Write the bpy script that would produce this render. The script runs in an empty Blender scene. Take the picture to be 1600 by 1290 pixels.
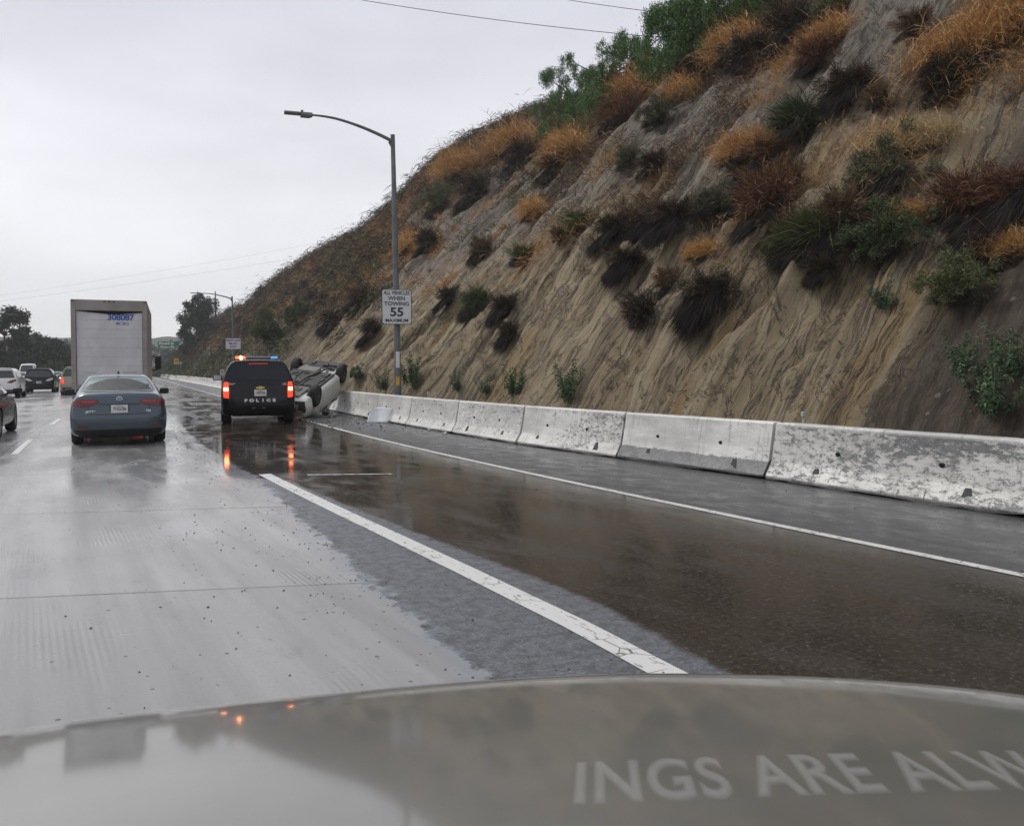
import bpy, bmesh, math, random
import numpy as np
from mathutils import Vector, Matrix
from mathutils.bvhtree import BVHTree
from mathutils.geometry import delaunay_2d_cdt

scene = bpy.context.scene
COL = scene.collection
R = math.radians
random.seed(7)
rng = np.random.default_rng(11)

# ------------------------------------------------------------------ camera
F_PX, VX, HY, ROLL, EYE = 1250.0, 200.0, 579.0, 0.005, 1.5
PSI = math.atan((800 - VX) / F_PX)
PITCH = math.atan((600 - (HY - ROLL * (800 - VX))) / F_PX)
FW = Vector((math.sin(PSI) * math.cos(PITCH), math.cos(PSI) * math.cos(PITCH), -math.sin(PITCH)))
RT = Vector((math.cos(PSI), -math.sin(PSI), 0))
UP = RT.cross(FW)
a_ = math.atan(ROLL)
RT2 = RT * math.cos(a_) - UP * math.sin(a_)
UP2 = UP * math.cos(a_) + RT * math.sin(a_)
cam = bpy.data.cameras.new('camera')
cam.lens = 36 * F_PX / 1600
cam.sensor_width = 36
cam.shift_y = -45 / 1600
cam.clip_start = 0.05
cam.clip_end = 6000
camo = bpy.data.objects.new('camera', cam)
COL.objects.link(camo)
m = Matrix((RT2, UP2, -FW)).transposed().to_4x4()
m.translation = Vector((0, 0, EYE))
camo.matrix_world = m
scene.camera = camo

# ------------------------------------------------------------------ sky, sun, exposure
scene.view_settings.view_transform = 'Standard'
scene.view_settings.look = 'None'
scene.view_settings.exposure = 0.22
scene.view_settings.gamma = 1.0
world = bpy.data.worlds.new('World')
scene.world = world
world.use_nodes = True
wt = world.node_tree
wt.nodes.clear()
def wn(t, **k):
    n = wt.nodes.new(t)
    for a, v in k.items(): setattr(n, a, v)
    return n
wo = wn('ShaderNodeOutputWorld'); bg = wn('ShaderNodeBackground'); bg2 = wn('ShaderNodeBackground'); add = wn('ShaderNodeAddShader')
sky = wn('ShaderNodeTexSky', sky_type='NISHITA'); sky.sun_disc = False
SUN_EL, SUN_ROT = R(52), R(150)
sky.sun_elevation = SUN_EL; sky.sun_rotation = SUN_ROT
sky.dust_density = 4
tc = wn('ShaderNodeTexCoord'); sep = wn('ShaderNodeSeparateXYZ'); mp = wn('ShaderNodeMapping')
mp.inputs['Scale'].default_value = (1.0, 1.0, 3.2)
no = wn('ShaderNodeTexNoise'); no.inputs['Scale'].default_value = 1.7; no.inputs['Detail'].default_value = 5; no.inputs['Roughness'].default_value = .5
rp = wn('ShaderNodeValToRGB')
rp.color_ramp.elements[0].position = 0.0; rp.color_ramp.elements[0].color = (.745, .75, .76, 1)
e = rp.color_ramp.elements.new(.16); e.color = (.72, .722, .757, 1)
e = rp.color_ramp.elements.new(.38); e.color = (.60, .605, .665, 1)
rp.color_ramp.elements[-1].position = 1.0; rp.color_ramp.elements[-1].color = (.53, .55, .60, 1)
rn = wn('ShaderNodeMapRange'); rn.inputs['From Min'].default_value = .3; rn.inputs['From Max'].default_value = .7
rn.inputs['To Min'].default_value = .78; rn.inputs['To Max'].default_value = 1.12
mul = wn('ShaderNodeVectorMath', operation='MULTIPLY')
L = wt.links.new
L(tc.outputs['Generated'], mp.inputs['Vector']); L(mp.outputs['Vector'], no.inputs['Vector'])
L(tc.outputs['Generated'], sep.inputs['Vector']); L(sep.outputs['Z'], rp.inputs['Fac'])
L(no.outputs['Fac'], rn.inputs['Value']); L(rp.outputs['Color'], mul.inputs[0]); L(rn.outputs['Result'], mul.inputs[1])
L(mul.outputs[0], bg.inputs['Color']); L(sky.outputs['Color'], bg2.inputs['Color'])
bg.inputs['Strength'].default_value = 1.08
bg2.inputs['Strength'].default_value = .004      # the cloud deck lets only a little of the clear sky through
L(bg.outputs[0], add.inputs[0]); L(bg2.outputs[0], add.inputs[1]); L(add.outputs[0], wo.inputs['Surface'])
sun = bpy.data.lights.new('sun', 'SUN'); sun.energy = 1.7; sun.angle = R(14); sun.color = (1, .96, .9)
suno = bpy.data.objects.new('sun', sun); COL.objects.link(suno)
# soft light through the cloud from ahead and to the left, high
sd = Vector((-math.sin(R(35)) * math.cos(SUN_EL), math.cos(R(35)) * math.cos(SUN_EL), math.sin(SUN_EL)))
suno.rotation_euler = sd.to_track_quat('Z', 'Y').to_euler()
sky.sun_rotation = math.atan2(sd.x, sd.y)

# ------------------------------------------------------------------ pixel helpers (used only to read off distances)
def ray(x, y): return FW * F_PX + RT2 * (x - 800) + UP2 * (600 - y)
def at_ground(x, y, z=0.0):
    d = ray(x, y); s = (z - EYE) / d.z
    return Vector((0, 0, EYE)) + d * s
def at_Y(x, y, Y):
    d = ray(x, y)
    return Vector((0, 0, EYE)) + d * (Y / d.y)

# ------------------------------------------------------------------ scene helpers
def tag(o, label=None, cat=None, group=None, kind=None):
    if label: o['label'] = label
    if cat: o['category'] = cat
    if group: o['group'] = group
    if kind: o['kind'] = kind
    return o
def empty(name, loc=(0, 0, 0), rz=0.0, **k):
    o = bpy.data.objects.new(name, None); COL.objects.link(o)
    o.location = loc; o.rotation_euler = (0, 0, rz); o.empty_display_size = .3
    return tag(o, **k)
def link_mesh(name, me, mats, parent=None, smooth=True):
    o = bpy.data.objects.new(name, me); COL.objects.link(o)
    if not isinstance(mats, (list, tuple)): mats = [mats]
    me.materials.clear()
    for mm in mats: me.materials.append(mm)
    if smooth is True:
        me.polygons.foreach_set('use_smooth', [True] * len(me.polygons))
    if parent is not None: o.parent = parent
    return o
def bm_obj(name, bm, mats, parent=None, smooth=False, sharp=None):
    me = bpy.data.meshes.new(name)
    bmesh.ops.recalc_face_normals(bm, faces=bm.faces)
    bm.to_mesh(me); bm.free()
    o = link_mesh(name, me, mats, parent, smooth)
    if sharp: me.set_sharp_from_angle(angle=R(sharp))
    return o
def np_mesh(name, V, quads=None, tris=None):
    me = bpy.data.meshes.new(name)
    V = np.asarray(V, dtype=np.float32)
    nq = 0 if quads is None else len(quads); nt = 0 if tris is None else len(tris)
    me.vertices.add(len(V)); me.vertices.foreach_set('co', V.ravel())
    me.loops.add(nq * 4 + nt * 3); me.polygons.add(nq + nt)
    li = []
    if nq: li.append(np.asarray(quads, dtype=np.int32).ravel())
    if nt: li.append(np.asarray(tris, dtype=np.int32).ravel())
    me.loops.foreach_set('vertex_index', np.concatenate(li))
    st = np.concatenate([np.arange(nq) * 4, nq * 4 + np.arange(nt) * 3]).astype(np.int32)
    me.polygons.foreach_set('loop_start', st)
    me.update(calc_edges=True)
    return me
def box(bm, x0, x1, y0, y1, z0, z1, bevel=0.0, mi=0):
    r = bmesh.ops.create_cube(bm, size=1)
    vs = r['verts']
    for v in vs: v.co = Vector(((x0 + x1) / 2 + v.co.x * (x1 - x0), (y0 + y1) / 2 + v.co.y * (y1 - y0), (z0 + z1) / 2 + v.co.z * (z1 - z0)))
    fs = {f for v in vs for f in v.link_faces}
    for f in fs: f.material_index = mi
    if bevel > 0:
        es = list({e for v in vs for e in v.link_edges})
        bmesh.ops.bevel(bm, geom=es, offset=bevel, segments=2, affect='EDGES', profile=.5)
def tube(bm, pts, rad, seg=10, caps=True, mi=0):
    pts = [Vector(p) for p in pts]
    if not isinstance(rad, (list, tuple)): rad = [rad] * len(pts)
    rings = []
    prev = None
    for i, p in enumerate(pts):
        d = (pts[min(i + 1, len(pts) - 1)] - pts[max(i - 1, 0)]).normalized()
        if prev is None:
            a = d.orthogonal().normalized()
        else:
            a = (prev - d * prev.dot(d)).normalized()
        prev = a
        b = d.cross(a)
        rings.append([bm.verts.new(p + (a * math.cos(2 * math.pi * k / seg) + b * math.sin(2 * math.pi * k / seg)) * rad[i]) for k in range(seg)])
    for i in range(len(rings) - 1):
        for k in range(seg):
            f = bm.faces.new((rings[i][k], rings[i][(k + 1) % seg], rings[i + 1][(k + 1) % seg], rings[i + 1][k])); f.material_index = mi
            f.smooth = True
    if caps:
        bm.faces.new(rings[0][::-1]).material_index = mi; bm.faces.new(rings[-1]).material_index = mi
def lathe_x(bm, prof, cx, cy, cz, seg=28, mi=0):
    """prof: (x offset, radius) list, revolved about an axis along x"""
    rings = []
    for (px, pr) in prof:
        rings.append([bm.verts.new((cx + px, cy + pr * math.cos(2 * math.pi * k / seg), cz + pr * math.sin(2 * math.pi * k / seg))) for k in range(seg)])
    for i in range(len(rings) - 1):
        for k in range(seg):
            f = bm.faces.new((rings[i][k], rings[i][(k + 1) % seg], rings[i + 1][(k + 1) % seg], rings[i + 1][k])); f.material_index = mi; f.smooth = True
    return rings

# ------------------------------------------------------------------ materials
def new_mat(name):
    mt = bpy.data.materials.new(name); mt.use_nodes = True
    nt = mt.node_tree; b = nt.nodes['Principled BSDF']
    return mt, nt, b
def nd(nt, t, **k):
    n = nt.nodes.new(t)
    for a, v in k.items():
        if a in n.inputs.keys() if hasattr(n.inputs, 'keys') else False: n.inputs[a].default_value = v
        else: setattr(n, a, v)
    return n
def noise(nt, vec, scale, detail=4, rough=.55, dist=0.0):
    n = nt.nodes.new('ShaderNodeTexNoise'); n.inputs['Scale'].default_value = scale; n.inputs['Detail'].default_value = detail
    n.inputs['Roughness'].default_value = rough; n.inputs['Distortion'].default_value = dist
    if vec is not None: nt.links.new(vec, n.inputs['Vector'])
    return n.outputs['Fac']
def ramp(nt, fac, stops):
    r = nt.nodes.new('ShaderNodeValToRGB')
    els = r.color_ramp.elements
    while len(els) < len(stops): els.new(.5)
    for e_, (p, c) in zip(els, stops):
        e_.position = p; e_.color = tuple(c) + (1,) if len(c) == 3 else c
    nt.links.new(fac, r.inputs['Fac'])
    return r.outputs['Color']
def mix(nt, fac, a, b, blend='MIX'):
    m_ = nt.nodes.new('ShaderNodeMix'); m_.data_type = 'RGBA'; m_.blend_type = blend
    for sock, v in ((m_.inputs[0], fac), (m_.inputs[6], a), (m_.inputs[7], b)):
        if isinstance(v, bpy.types.NodeSocket): nt.links.new(v, sock)
        elif isinstance(v, (int, float)): sock.default_value = v
        else: sock.default_value = tuple(v) + (1,)
    return m_.outputs[2]
def maprange(nt, v, a, b, c=0.0, d=1.0, smooth=True):
    m_ = nt.nodes.new('ShaderNodeMapRange')
    if smooth: m_.interpolation_type = 'SMOOTHSTEP'
    nt.links.new(v, m_.inputs['Value'])
    for k, x in zip(('From Min', 'From Max', 'To Min', 'To Max'), (a, b, c, d)):
        if isinstance(x, bpy.types.NodeSocket): nt.links.new(x, m_.inputs[k])
        else: m_.inputs[k].default_value = x
    return m_.outputs['Result']
def math_(nt, op, a, b=0.0, clamp=False):
    m_ = nt.nodes.new('ShaderNodeMath'); m_.operation = op; m_.use_clamp = clamp
    for i, x in enumerate((a, b)):
        if isinstance(x, bpy.types.NodeSocket): nt.links.new(x, m_.inputs[i])
        else: m_.inputs[i].default_value = x
    return m_.outputs[0]
def mapping(nt, vec, scale=(1, 1, 1), loc=(0, 0, 0), rot=(0, 0, 0)):
    m_ = nt.nodes.new('ShaderNodeMapping'); nt.links.new(vec, m_.inputs['Vector'])
    m_.inputs['Scale'].default_value = scale; m_.inputs['Location'].default_value = loc; m_.inputs['Rotation'].default_value = rot
    return m_.outputs['Vector']
def bump(nt, h, strength=.5, dist=.02, normal=None):
    b_ = nt.nodes.new('ShaderNodeBump'); b_.inputs['Strength'].default_value = strength; b_.inputs['Distance'].default_value = dist
    nt.links.new(h, b_.inputs['Height'])
    if normal is not None: nt.links.new(normal, b_.inputs['Normal'])
    return b_.outputs['Normal']
def simple(name, col, rough=.5, metal=0.0, coat=0.0, var=.12, scale=6.0, emis=None, estr=0.0, spec=.5, bumpy=0.0):
    mt, nt, b = new_mat(name)
    tcn = nt.nodes.new('ShaderNodeTexCoord')
    n = noise(nt, tcn.outputs['Object'], scale, 5)
    f = maprange(nt, n, .3, .7, 1 - var, 1 + var)
    v = nt.nodes.new('ShaderNodeVectorMath'); v.operation = 'SCALE'
    v.inputs[0].default_value = col[:3]; nt.links.new(f, v.inputs['Scale'])
    nt.links.new(v.outputs[0], b.inputs['Base Color'])
    b.inputs['Metallic'].default_value = metal; b.inputs['Coat Weight'].default_value = coat; b.inputs['Coat Roughness'].default_value = .06
    b.inputs['Specular IOR Level'].default_value = spec
    nt.links.new(maprange(nt, n, .3, .7, max(.02, rough * .85), min(1, rough * 1.15)), b.inputs['Roughness'])
    if bumpy: nt.links.new(bump(nt, noise(nt, tcn.outputs['Object'], scale * 6, 4), bumpy, .01), b.inputs['Normal'])
    if emis is not None:
        b.inputs['Emission Color'].default_value = tuple(emis) + (1,); b.inputs['Emission Strength'].default_value = estr
    return mt
def paint(name, col, rough=.35, metal=.0, dirt=.35, coat=.9, spec=.5):
    """car paint under road film: the lower body is dustier"""
    mt, nt, b = new_mat(name)
    tcn = nt.nodes.new('ShaderNodeTexCoord'); sp = nt.nodes.new('ShaderNodeSeparateXYZ'); nt.links.new(tcn.outputs['Object'], sp.inputs[0])
    n = noise(nt, tcn.outputs['Object'], 5, 6, .65)
    hz = maprange(nt, sp.outputs['Z'], .15, .9, 1, 0)
    f = math_(nt, 'MULTIPLY', maprange(nt, n, .35, .75, .25, 1), math_(nt, 'MULTIPLY', hz, dirt))
    nt.links.new(mix(nt, f, col, (.13, .125, .115)), b.inputs['Base Color'])
    b.inputs['Metallic'].default_value = metal
    nt.links.new(math_(nt, 'ADD', math_(nt, 'MULTIPLY', f, .6), rough), b.inputs['Roughness'])
    b.inputs['Coat Weight'].default_value = coat; b.inputs['Coat Roughness'].default_value = .08; b.inputs['Specular IOR Level'].default_value = spec
    return mt
M = {}
M['tyre'] = simple('tyre_rubber', (.018, .018, .018), .75)
M['rim'] = simple('alloy_rim', (.32, .32, .33), .35, metal=.8)
M['black'] = simple('black_plastic', (.012, .012, .013), .55)
M['glass'] = simple('dark_glass', (.012, .014, .016), .06, spec=.8, var=.05)
M['glass_teal'] = simple('light_rear_glass', (.21, .28, .29), .5, spec=.2, var=.35, scale=3)
M['glass_tint'] = simple('tinted_rear_glass', (.010, .012, .020), .14, spec=.3, var=.2)
M['chrome'] = simple('chrome', (.75, .76, .78), .35, metal=.5)
M['lamp_red'] = simple('red_lamp_lens', (.13, .006, .008), .2, coat=.3)
M['lamp_lit'] = simple('lit_red_lamp', (.5, .02, .01), .2, emis=(1, .06, .02), estr=1.1)
M['lamp_hot'] = simple('lit_lamp_core', (1, .5, .2), .2, emis=(1, .45, .15), estr=8)
M['lamp_white'] = simple('lit_headlamp', (.9, .9, .9), .2, emis=(1, .98, .92), estr=4)
M['lens_clear'] = simple('clear_lens', (.45, .45, .47), .15, coat=.5)
M['blue_lamp'] = simple('lit_blue_lamp', (.08, .25, .6), .2, emis=(.15, .42, 1), estr=.55)
M['bar_red'] = simple('lit_red_beacon', (.8, .05, .02), .2, emis=(1, .09, .03), estr=3)
M['bar_clear'] = simple('beacon_lens', (.16, .18, .20), .25, coat=.4)
M['plate'] = simple('plate_white', (.62, .62, .60), .45)
M['ink'] = simple('dark_ink', (.03, .035, .08), .5)
M['ink_black'] = simple('black_ink', (.02, .02, .02), .5)
M['ink_blue'] = simple('blue_ink', (.03, .09, .34), .5)
M['white'] = simple('white_letter', (.75, .75, .75), .4)
M['gold'] = simple('gold_emblem', (.6, .42, .1), .35, metal=.6)
M['galv'] = simple('galvanised_steel', (.17, .18, .185), .5, metal=.45, scale=3, var=.25)
M['pole_dark'] = simple('weathered_pole', (.13, .14, .15), .6, scale=2, var=.3)

# ------------------------------------------------------------------ text as mesh
def text_mesh(s, size, align='CENTER', extrude=.002, bold=0.0, spacing=1.0, shear=0.0):
    cu = bpy.data.curves.new('lettering', 'FONT'); cu.body = s; cu.size = size; cu.align_x = align; cu.align_y = 'CENTER'
    cu.extrude = extrude; cu.offset = bold; cu.space_character = spacing; cu.shear = shear
    o = bpy.data.objects.new('lettering', cu); COL.objects.link(o)
    bpy.context.view_layer.update()
    me = bpy.data.meshes.new_from_object(o.evaluated_get(bpy.context.evaluated_depsgraph_get()))
    bpy.data.objects.remove(o); bpy.data.curves.remove(cu)
    return me
def text_obj(name, s, size, mt, parent, loc, rot=(R(90), 0, 0), sx=1.0, **k):
    me = text_mesh(s, size, **k)
    me.transform(Matrix.Translation(loc) @ Matrix.Rotation(rot[2], 4, 'Z') @ Matrix.Rotation(rot[1], 4, 'Y') @ Matrix.Rotation(rot[0], 4, 'X') @ Matrix.Diagonal((sx, 1, 1, 1)))
    return link_mesh(name, me, mt, parent, smooth=False)

# ------------------------------------------------------------------ numpy noise
def vnoise(x, y, seed=0):
    x = np.asarray(x, float); y = np.asarray(y, float)
    xi = np.floor(x).astype(np.int64); yi = np.floor(y).astype(np.int64)
    xf = x - xi; yf = y - yi
    u = xf * xf * (3 - 2 * xf); v = yf * yf * (3 - 2 * yf)
    def h(a, b):
        n = (a * 374761393 + b * 668265263 + seed * 974634777) & 0xFFFFFFFF
        n = ((n ^ (n >> 13)) * 1274126177) & 0xFFFFFFFF
        n = n ^ (n >> 16)
        return (n & 0xFFFF) / 65535.0
    return (h(xi, yi) * (1 - u) + h(xi + 1, yi) * u) * (1 - v) + (h(xi, yi + 1) * (1 - u) + h(xi + 1, yi + 1) * u) * v
def fbm(x, y, seed=0, octv=4, lac=2.1, gain=.5):
    s = 0; a = 1; t = 0
    for o in range(octv):
        s = s + a * vnoise(x * lac ** o, y * lac ** o, seed + o * 17); t += a; a *= gain
    return s / t

# ------------------------------------------------------------------ the road's line: X = t + g(Y)
def g(Y): return .003 * np.maximum(0, 22 - np.asarray(Y, float)) ** 2
def road_pt(t, Y, z=0.0): return Vector((t + float(g(Y)), Y, z))
def bar_t(Y): return float(np.interp(Y, [0, 5, 8, 11.3, 14.2, 19.7, 28, 80, 140, 240], [7.2, 7.25, 7.3, 7.14, 6.95, 6.82, 6.75, 6.8, 6.6, 6.6]))
# ================================================================== THE SETTING
# ---- ground, one sheet to the horizon
me = np_mesh('ground', [(-2500, -300, -.30), (2500, -300, -.30), (2500, 4500, -.30), (-2500, 4500, -.30)], quads=[(0, 1, 2, 3)])
mt, nt, b = new_mat('verge_earth')
tcn = nt.nodes.new('ShaderNodeTexCoord')
nt.links.new(ramp(nt, noise(nt, tcn.outputs['Object'], .05, 6), [(.3, (.05, .05, .03)), (.5, (.09, .075, .045)), (.7, (.05, .07, .03))]), b.inputs['Base Color'])
b.inputs['Roughness'].default_value = .9
tag(link_mesh('ground', me, mt, smooth=False), kind='structure')

# ---- road surface with (t, Y) as UV
def strip(name, t0, t1, ys, z, mats, nt_=2, jag=0.0):
    ts = np.linspace(t0, t1, nt_)
    V = []; UV = []
    for Y in ys:
        for t in ts:
            V.append((t + float(g(Y)), Y, z)); UV.append((t, Y))
    n = len(ts); q = []
    for i in range(len(ys) - 1):
        for j in range(n - 1):
            q.append((i * n + j, i * n + j + 1, (i + 1) * n + j + 1, (i + 1) * n + j))
    me = np_mesh(name, V, quads=q)
    uv = me.uv_layers.new(name='UVMap')
    arr = np.array(UV, dtype=np.float32)[np.array(q).ravel()]
    uv.data.foreach_set('uv', arr.ravel())
    return me
YS = np.concatenate([np.linspace(-14, 24, 77), np.linspace(25, 60, 15), np.linspace(70, 600, 30)])

def road_material():
    mt, nt, b = new_mat('wet_road')
    uvn = nt.nodes.new('ShaderNodeUVMap'); uv = uvn.outputs['UV']
    sp = nt.nodes.new('ShaderNodeSeparateXYZ'); nt.links.new(uv, sp.inputs[0]); t, s = sp.outputs['X'], sp.outputs['Y']
    # --- masks
    ragged = noise(nt, mapping(nt, uv, (2.2, 1.3, 1)), 1.6, 6, .6)
    fine = noise(nt, uv, 38, 3, .7)
    lump = noise(nt, uv, 11, 4, .7)
    rag = math_(nt, 'ADD', math_(nt, 'MULTIPLY', math_(nt, 'SUBTRACT', ragged, .5), .34), math_(nt, 'MULTIPLY', math_(nt, 'SUBTRACT', lump, .5), .34))
    edge_c = math_(nt, 'ADD', .17, math_(nt, 'MULTIPLY', math_(nt, 'MINIMUM', s, 11.5), .098))
    dc = math_(nt, 'SUBTRACT', math_(nt, 'ADD', t, rag), edge_c)       # <0 concrete
    conc = maprange(nt, dc, -.02, .03, 1, 0)
    edge_w = math_(nt, 'SUBTRACT', math_(nt, 'SUBTRACT', math_(nt, 'SUBTRACT', 1.90, maprange(nt, s, 2.8, 4.8, .24, 0)), math_(nt, 'MULTIPLY', math_(nt, 'MINIMUM', s, 11.5), .032)), maprange(nt, math_(nt, 'ADD', s, math_(nt, 'MULTIPLY', rag, 2.2)), 11.0, 12.4, 0, .8))
    dw = math_(nt, 'SUBTRACT', math_(nt, 'ADD', t, math_(nt, 'MULTIPLY', rag, .35)), edge_w)
    lane = maprange(nt, dw, -.03, .06, 0, 1)                             # flooded right lane
    far = maprange(nt, s, 10.5, 12.5, 0, 1)
    shoulder = maprange(nt, math_(nt, 'ADD', t, math_(nt, 'MULTIPLY', math_(nt, 'SUBTRACT', ragged, .5), .25)), 4.72, 4.9, 0, 1)
    # --- concrete colour
    slabn = math_(nt, 'FLOOR', math_(nt, 'DIVIDE', math_(nt, 'ADD', math_(nt, 'ADD', s, math_(nt, 'MULTIPLY', t, .32)), -5.72), 3.6))
    lanen = math_(nt, 'FLOOR', math_(nt, 'DIVIDE', math_(nt, 'ADD', t, 2.0), 3.6))
    wnz = nt.nodes.new('ShaderNodeTexWhiteNoise'); wnz.noise_dimensions = '2D'
    cb = nt.nodes.new('ShaderNodeCombineXYZ'); nt.links.new(slabn, cb.inputs[0]); nt.links.new(lanen, cb.inputs[1]); nt.links.new(cb.outputs[0], wnz.inputs['Vector'])
    streak = noise(nt, mapping(nt, uv, (2.6, .12, 1)), 1.5, 5, .6)
    blot = noise(nt, mapping(nt, uv, (.5, .22, 1)), 1.2, 5, .6)
    ccol = ramp(nt, streak, [(.25, (.20, .20, .20)), (.5, (.28, .28, .278)), (.8, (.35, .35, .345))])
    ccol = mix(nt, 1.0, ccol, ramp(nt, wnz.outputs['Value'], [(0, (.88, .88, .88)), (1, (1.08, 1.08, 1.08))]), 'MULTIPLY')
    fr = math_(nt, 'FRACT', math_(nt, 'DIVIDE', math_(nt, 'ADD', math_(nt, 'ADD', s, math_(nt, 'MULTIPLY', t, .32)), -5.72), 3.6))
    jd = math_(nt, 'MINIMUM', fr, math_(nt, 'SUBTRACT', 1, fr))
    joint = maprange(nt, math_(nt, 'ADD', jd, math_(nt, 'MULTIPLY', math_(nt, 'SUBTRACT', lump, .5), .006)), .0012, .0045, 1, 0)
    lj = math_(nt, 'ABSOLUTE', math_(nt, 'SUBTRACT', math_(nt, 'FRACT', math_(nt, 'DIVIDE', math_(nt, 'ADD', t, 2.15), 3.6)), 0))
    ljoint = maprange(nt, lj, .003, .007, 1, 0)
    jn = math_(nt, 'MAXIMUM', joint, ljoint)
    ccol = mix(nt, math_(nt, 'MULTIPLY', jn, .65), ccol, (.06, .058, .055))
    gv = nt.nodes.new('ShaderNodeTexVoronoi'); gv.feature = 'F1'; gv.inputs['Scale'].default_value = 15; nt.links.new(uv, gv.inputs['Vector'])
    gs = nt.nodes.new('ShaderNodeSeparateColor'); nt.links.new(gv.outputs['Color'], gs.inputs[0])
    gden = maprange(nt, math_(nt, 'ADD', math_(nt, 'SUBTRACT', edge_c, t), math_(nt, 'MULTIPLY', ragged, .8)), .2, 2.4, .50, .93)
    ccol = mix(nt, maprange(nt, noise(nt, uv, 42, 5, .8), .5, .72, 0, .28), ccol, (.10, .10, .10))
    ccol = mix(nt, math_(nt, 'MULTIPLY', maprange(nt, noise(nt, mapping(nt, uv, (1, .6, 1)), 2.6, 7, .75), .58, .66, 0, .3), 1), ccol, (.13, .13, .128))
    grit = math_(nt, 'MULTIPLY', maprange(nt, math_(nt, 'SUBTRACT', gs.outputs[0], gden), 0, .01, 0, 1), math_(nt, 'SUBTRACT', 1, maprange(nt, math_(nt, 'DIVIDE', gv.outputs['Distance'], math_(nt, 'ADD', .06, math_(nt, 'MULTIPLY', gs.outputs[1], .16))), .9, 1.0, 0, 1)))
    silt = math_(nt, 'MULTIPLY', maprange(nt, math_(nt, 'ABSOLUTE', math_(nt, 'ADD', dc, .03)), .02, .16, 1, 0), maprange(nt, noise(nt, uv, 3.1, 3, .6), .42, .55, 0, 1))
    ccol = mix(nt, math_(nt, 'MULTIPLY', silt, .6), ccol, (.22, .245, .28))
    track = maprange(nt, math_(nt, 'ABSOLUTE', math_(nt, 'SUBTRACT', math_(nt, 'ABSOLUTE', math_(nt, 'ADD', t, .3)), .85)), .15, .5, .10, 0)
    ccol = mix(nt, track, ccol, (.12, .12, .12))
    ccol = mix(nt, math_(nt, 'MULTIPLY', grit, .75), ccol, (.05, .05, .05))
    # --- asphalt colour
    agg = noise(nt, uv, 48, 5, .85)
    acol = ramp(nt, agg, [(.3, (.040, .044, .050)), (.50, (.115, .125, .138)), (.68, (.26, .275, .29))])
    acol = mix(nt, maprange(nt, lump, .42, .62, 0, .6), acol, (.055, .056, .06))
    lcol = ramp(nt, noise(nt, uv, 30, 4, .75), [(.35, (.026, .022, .018)), (.58, (.055, .046, .038)), (.75, (.14, .125, .11))])
    scol = ramp(nt, noise(nt, mapping(nt, uv, (1.5, .5, 1)), 5, 5, .7), [(.3, (.045, .046, .048)), (.7, (.095, .098, .10))])
    acol = mix(nt, math_(nt, 'MULTIPLY', maprange(nt, math_(nt, 'ADD', dc, math_(nt, 'MULTIPLY', fine, .05)), .02, .16, 1, 0), .75), acol, (.03, .032, .035))
    acol = mix(nt, math_(nt, 'MULTIPLY', silt, .7), acol, (.24, .265, .30))
    acol = mix(nt, maprange(nt, noise(nt, uv, 33, 2, .6), .60, .68, 0, .6), acol, (.03, .03, .032))
    col = mix(nt, lane, acol, lcol)
    col = mix(nt, shoulder, col, scol)
    col = mix(nt, conc, col, ccol)
    nt.links.new(col, b.inputs['Base Color'])
    # --- wetness: roughness
    pud = noise(nt, mapping(nt, uv, (1.1, .28, 1)), .9, 5, .6, .6)
    near_edge = maprange(nt, math_(nt, 'ABSOLUTE', math_(nt, 'SUBTRACT', t, .7)), .5, 1.5, 1, 0)
    pz = math_(nt, 'MULTIPLY', math_(nt, 'MULTIPLY', near_edge, far), maprange(nt, pud, .44, .56, 0, 1))
    rc = maprange(nt, blot, .38, .62, .13, .32)
    rc = math_(nt, 'ADD', rc, math_(nt, 'MULTIPLY', maprange(nt, s, 3, 11, .08, 0), 1))
    ra = maprange(nt, lump, .3, .7, .30, .5)
    rl = math_(nt, 'ADD', maprange(nt, noise(nt, mapping(nt, uv, (1, .4, 1)), 2.3, 5, .6), .40, .66, .04, .20), maprange(nt, s, 3, 12, .07, 0))
    rl = math_(nt, 'ADD', rl, math_(nt, 'MULTIPLY', maprange(nt, s, 20, 32, 0, .26), maprange(nt, noise(nt, mapping(nt, uv, (.9, .22, 1)), 1.3, 6, .65, .5), .46, .56, 0, 1)))
    rs = maprange(nt, ragged, .3, .7, .22, .42)
    def fm(f, a, c):
        m_ = nt.nodes.new('ShaderNodeMix'); m_.data_type = 'FLOAT'
        for sock, v in ((m_.inputs[0], f), (m_.inputs[2], a), (m_.inputs[3], c)):
            if isinstance(v, bpy.types.NodeSocket): nt.links.new(v, sock)
            else: sock.default_value = v
        return m_.outputs[0]
    r = fm(lane, ra, rl); r = fm(shoulder, r, rs); r = fm(conc, r, rc); r = fm(pz, r, .05)
    r = fm(maprange(nt, math_(nt, 'MULTIPLY', conc, grit), 0, 1), r, .6)
    nt.links.new(r, b.inputs['Roughness'])
    b.inputs['IOR'].default_value = 1.38
    b.inputs['Specular IOR Level'].default_value = .6
    # --- relief
    tine = nt.nodes.new('ShaderNodeTexWave'); tine.wave_type = 'BANDS'; tine.bands_direction = 'X'
    tine.inputs['Scale'].default_value = 8.5; tine.inputs['Distortion'].default_value = .15
    nt.links.new(uv, tine.inputs['Vector'])
    tmask = math_(nt, 'MULTIPLY', maprange(nt, noise(nt, mapping(nt, uv, (.7, .35, 1)), 1.4, 3), .53, .62, 0, 1), maprange(nt, s, 9, 13, 1, 0))
    hconc = math_(nt, 'ADD', math_(nt, 'MULTIPLY', math_(nt, 'MULTIPLY', tine.outputs['Fac'], tmask), .6), math_(nt, 'MULTIPLY', fine, .12))
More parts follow.
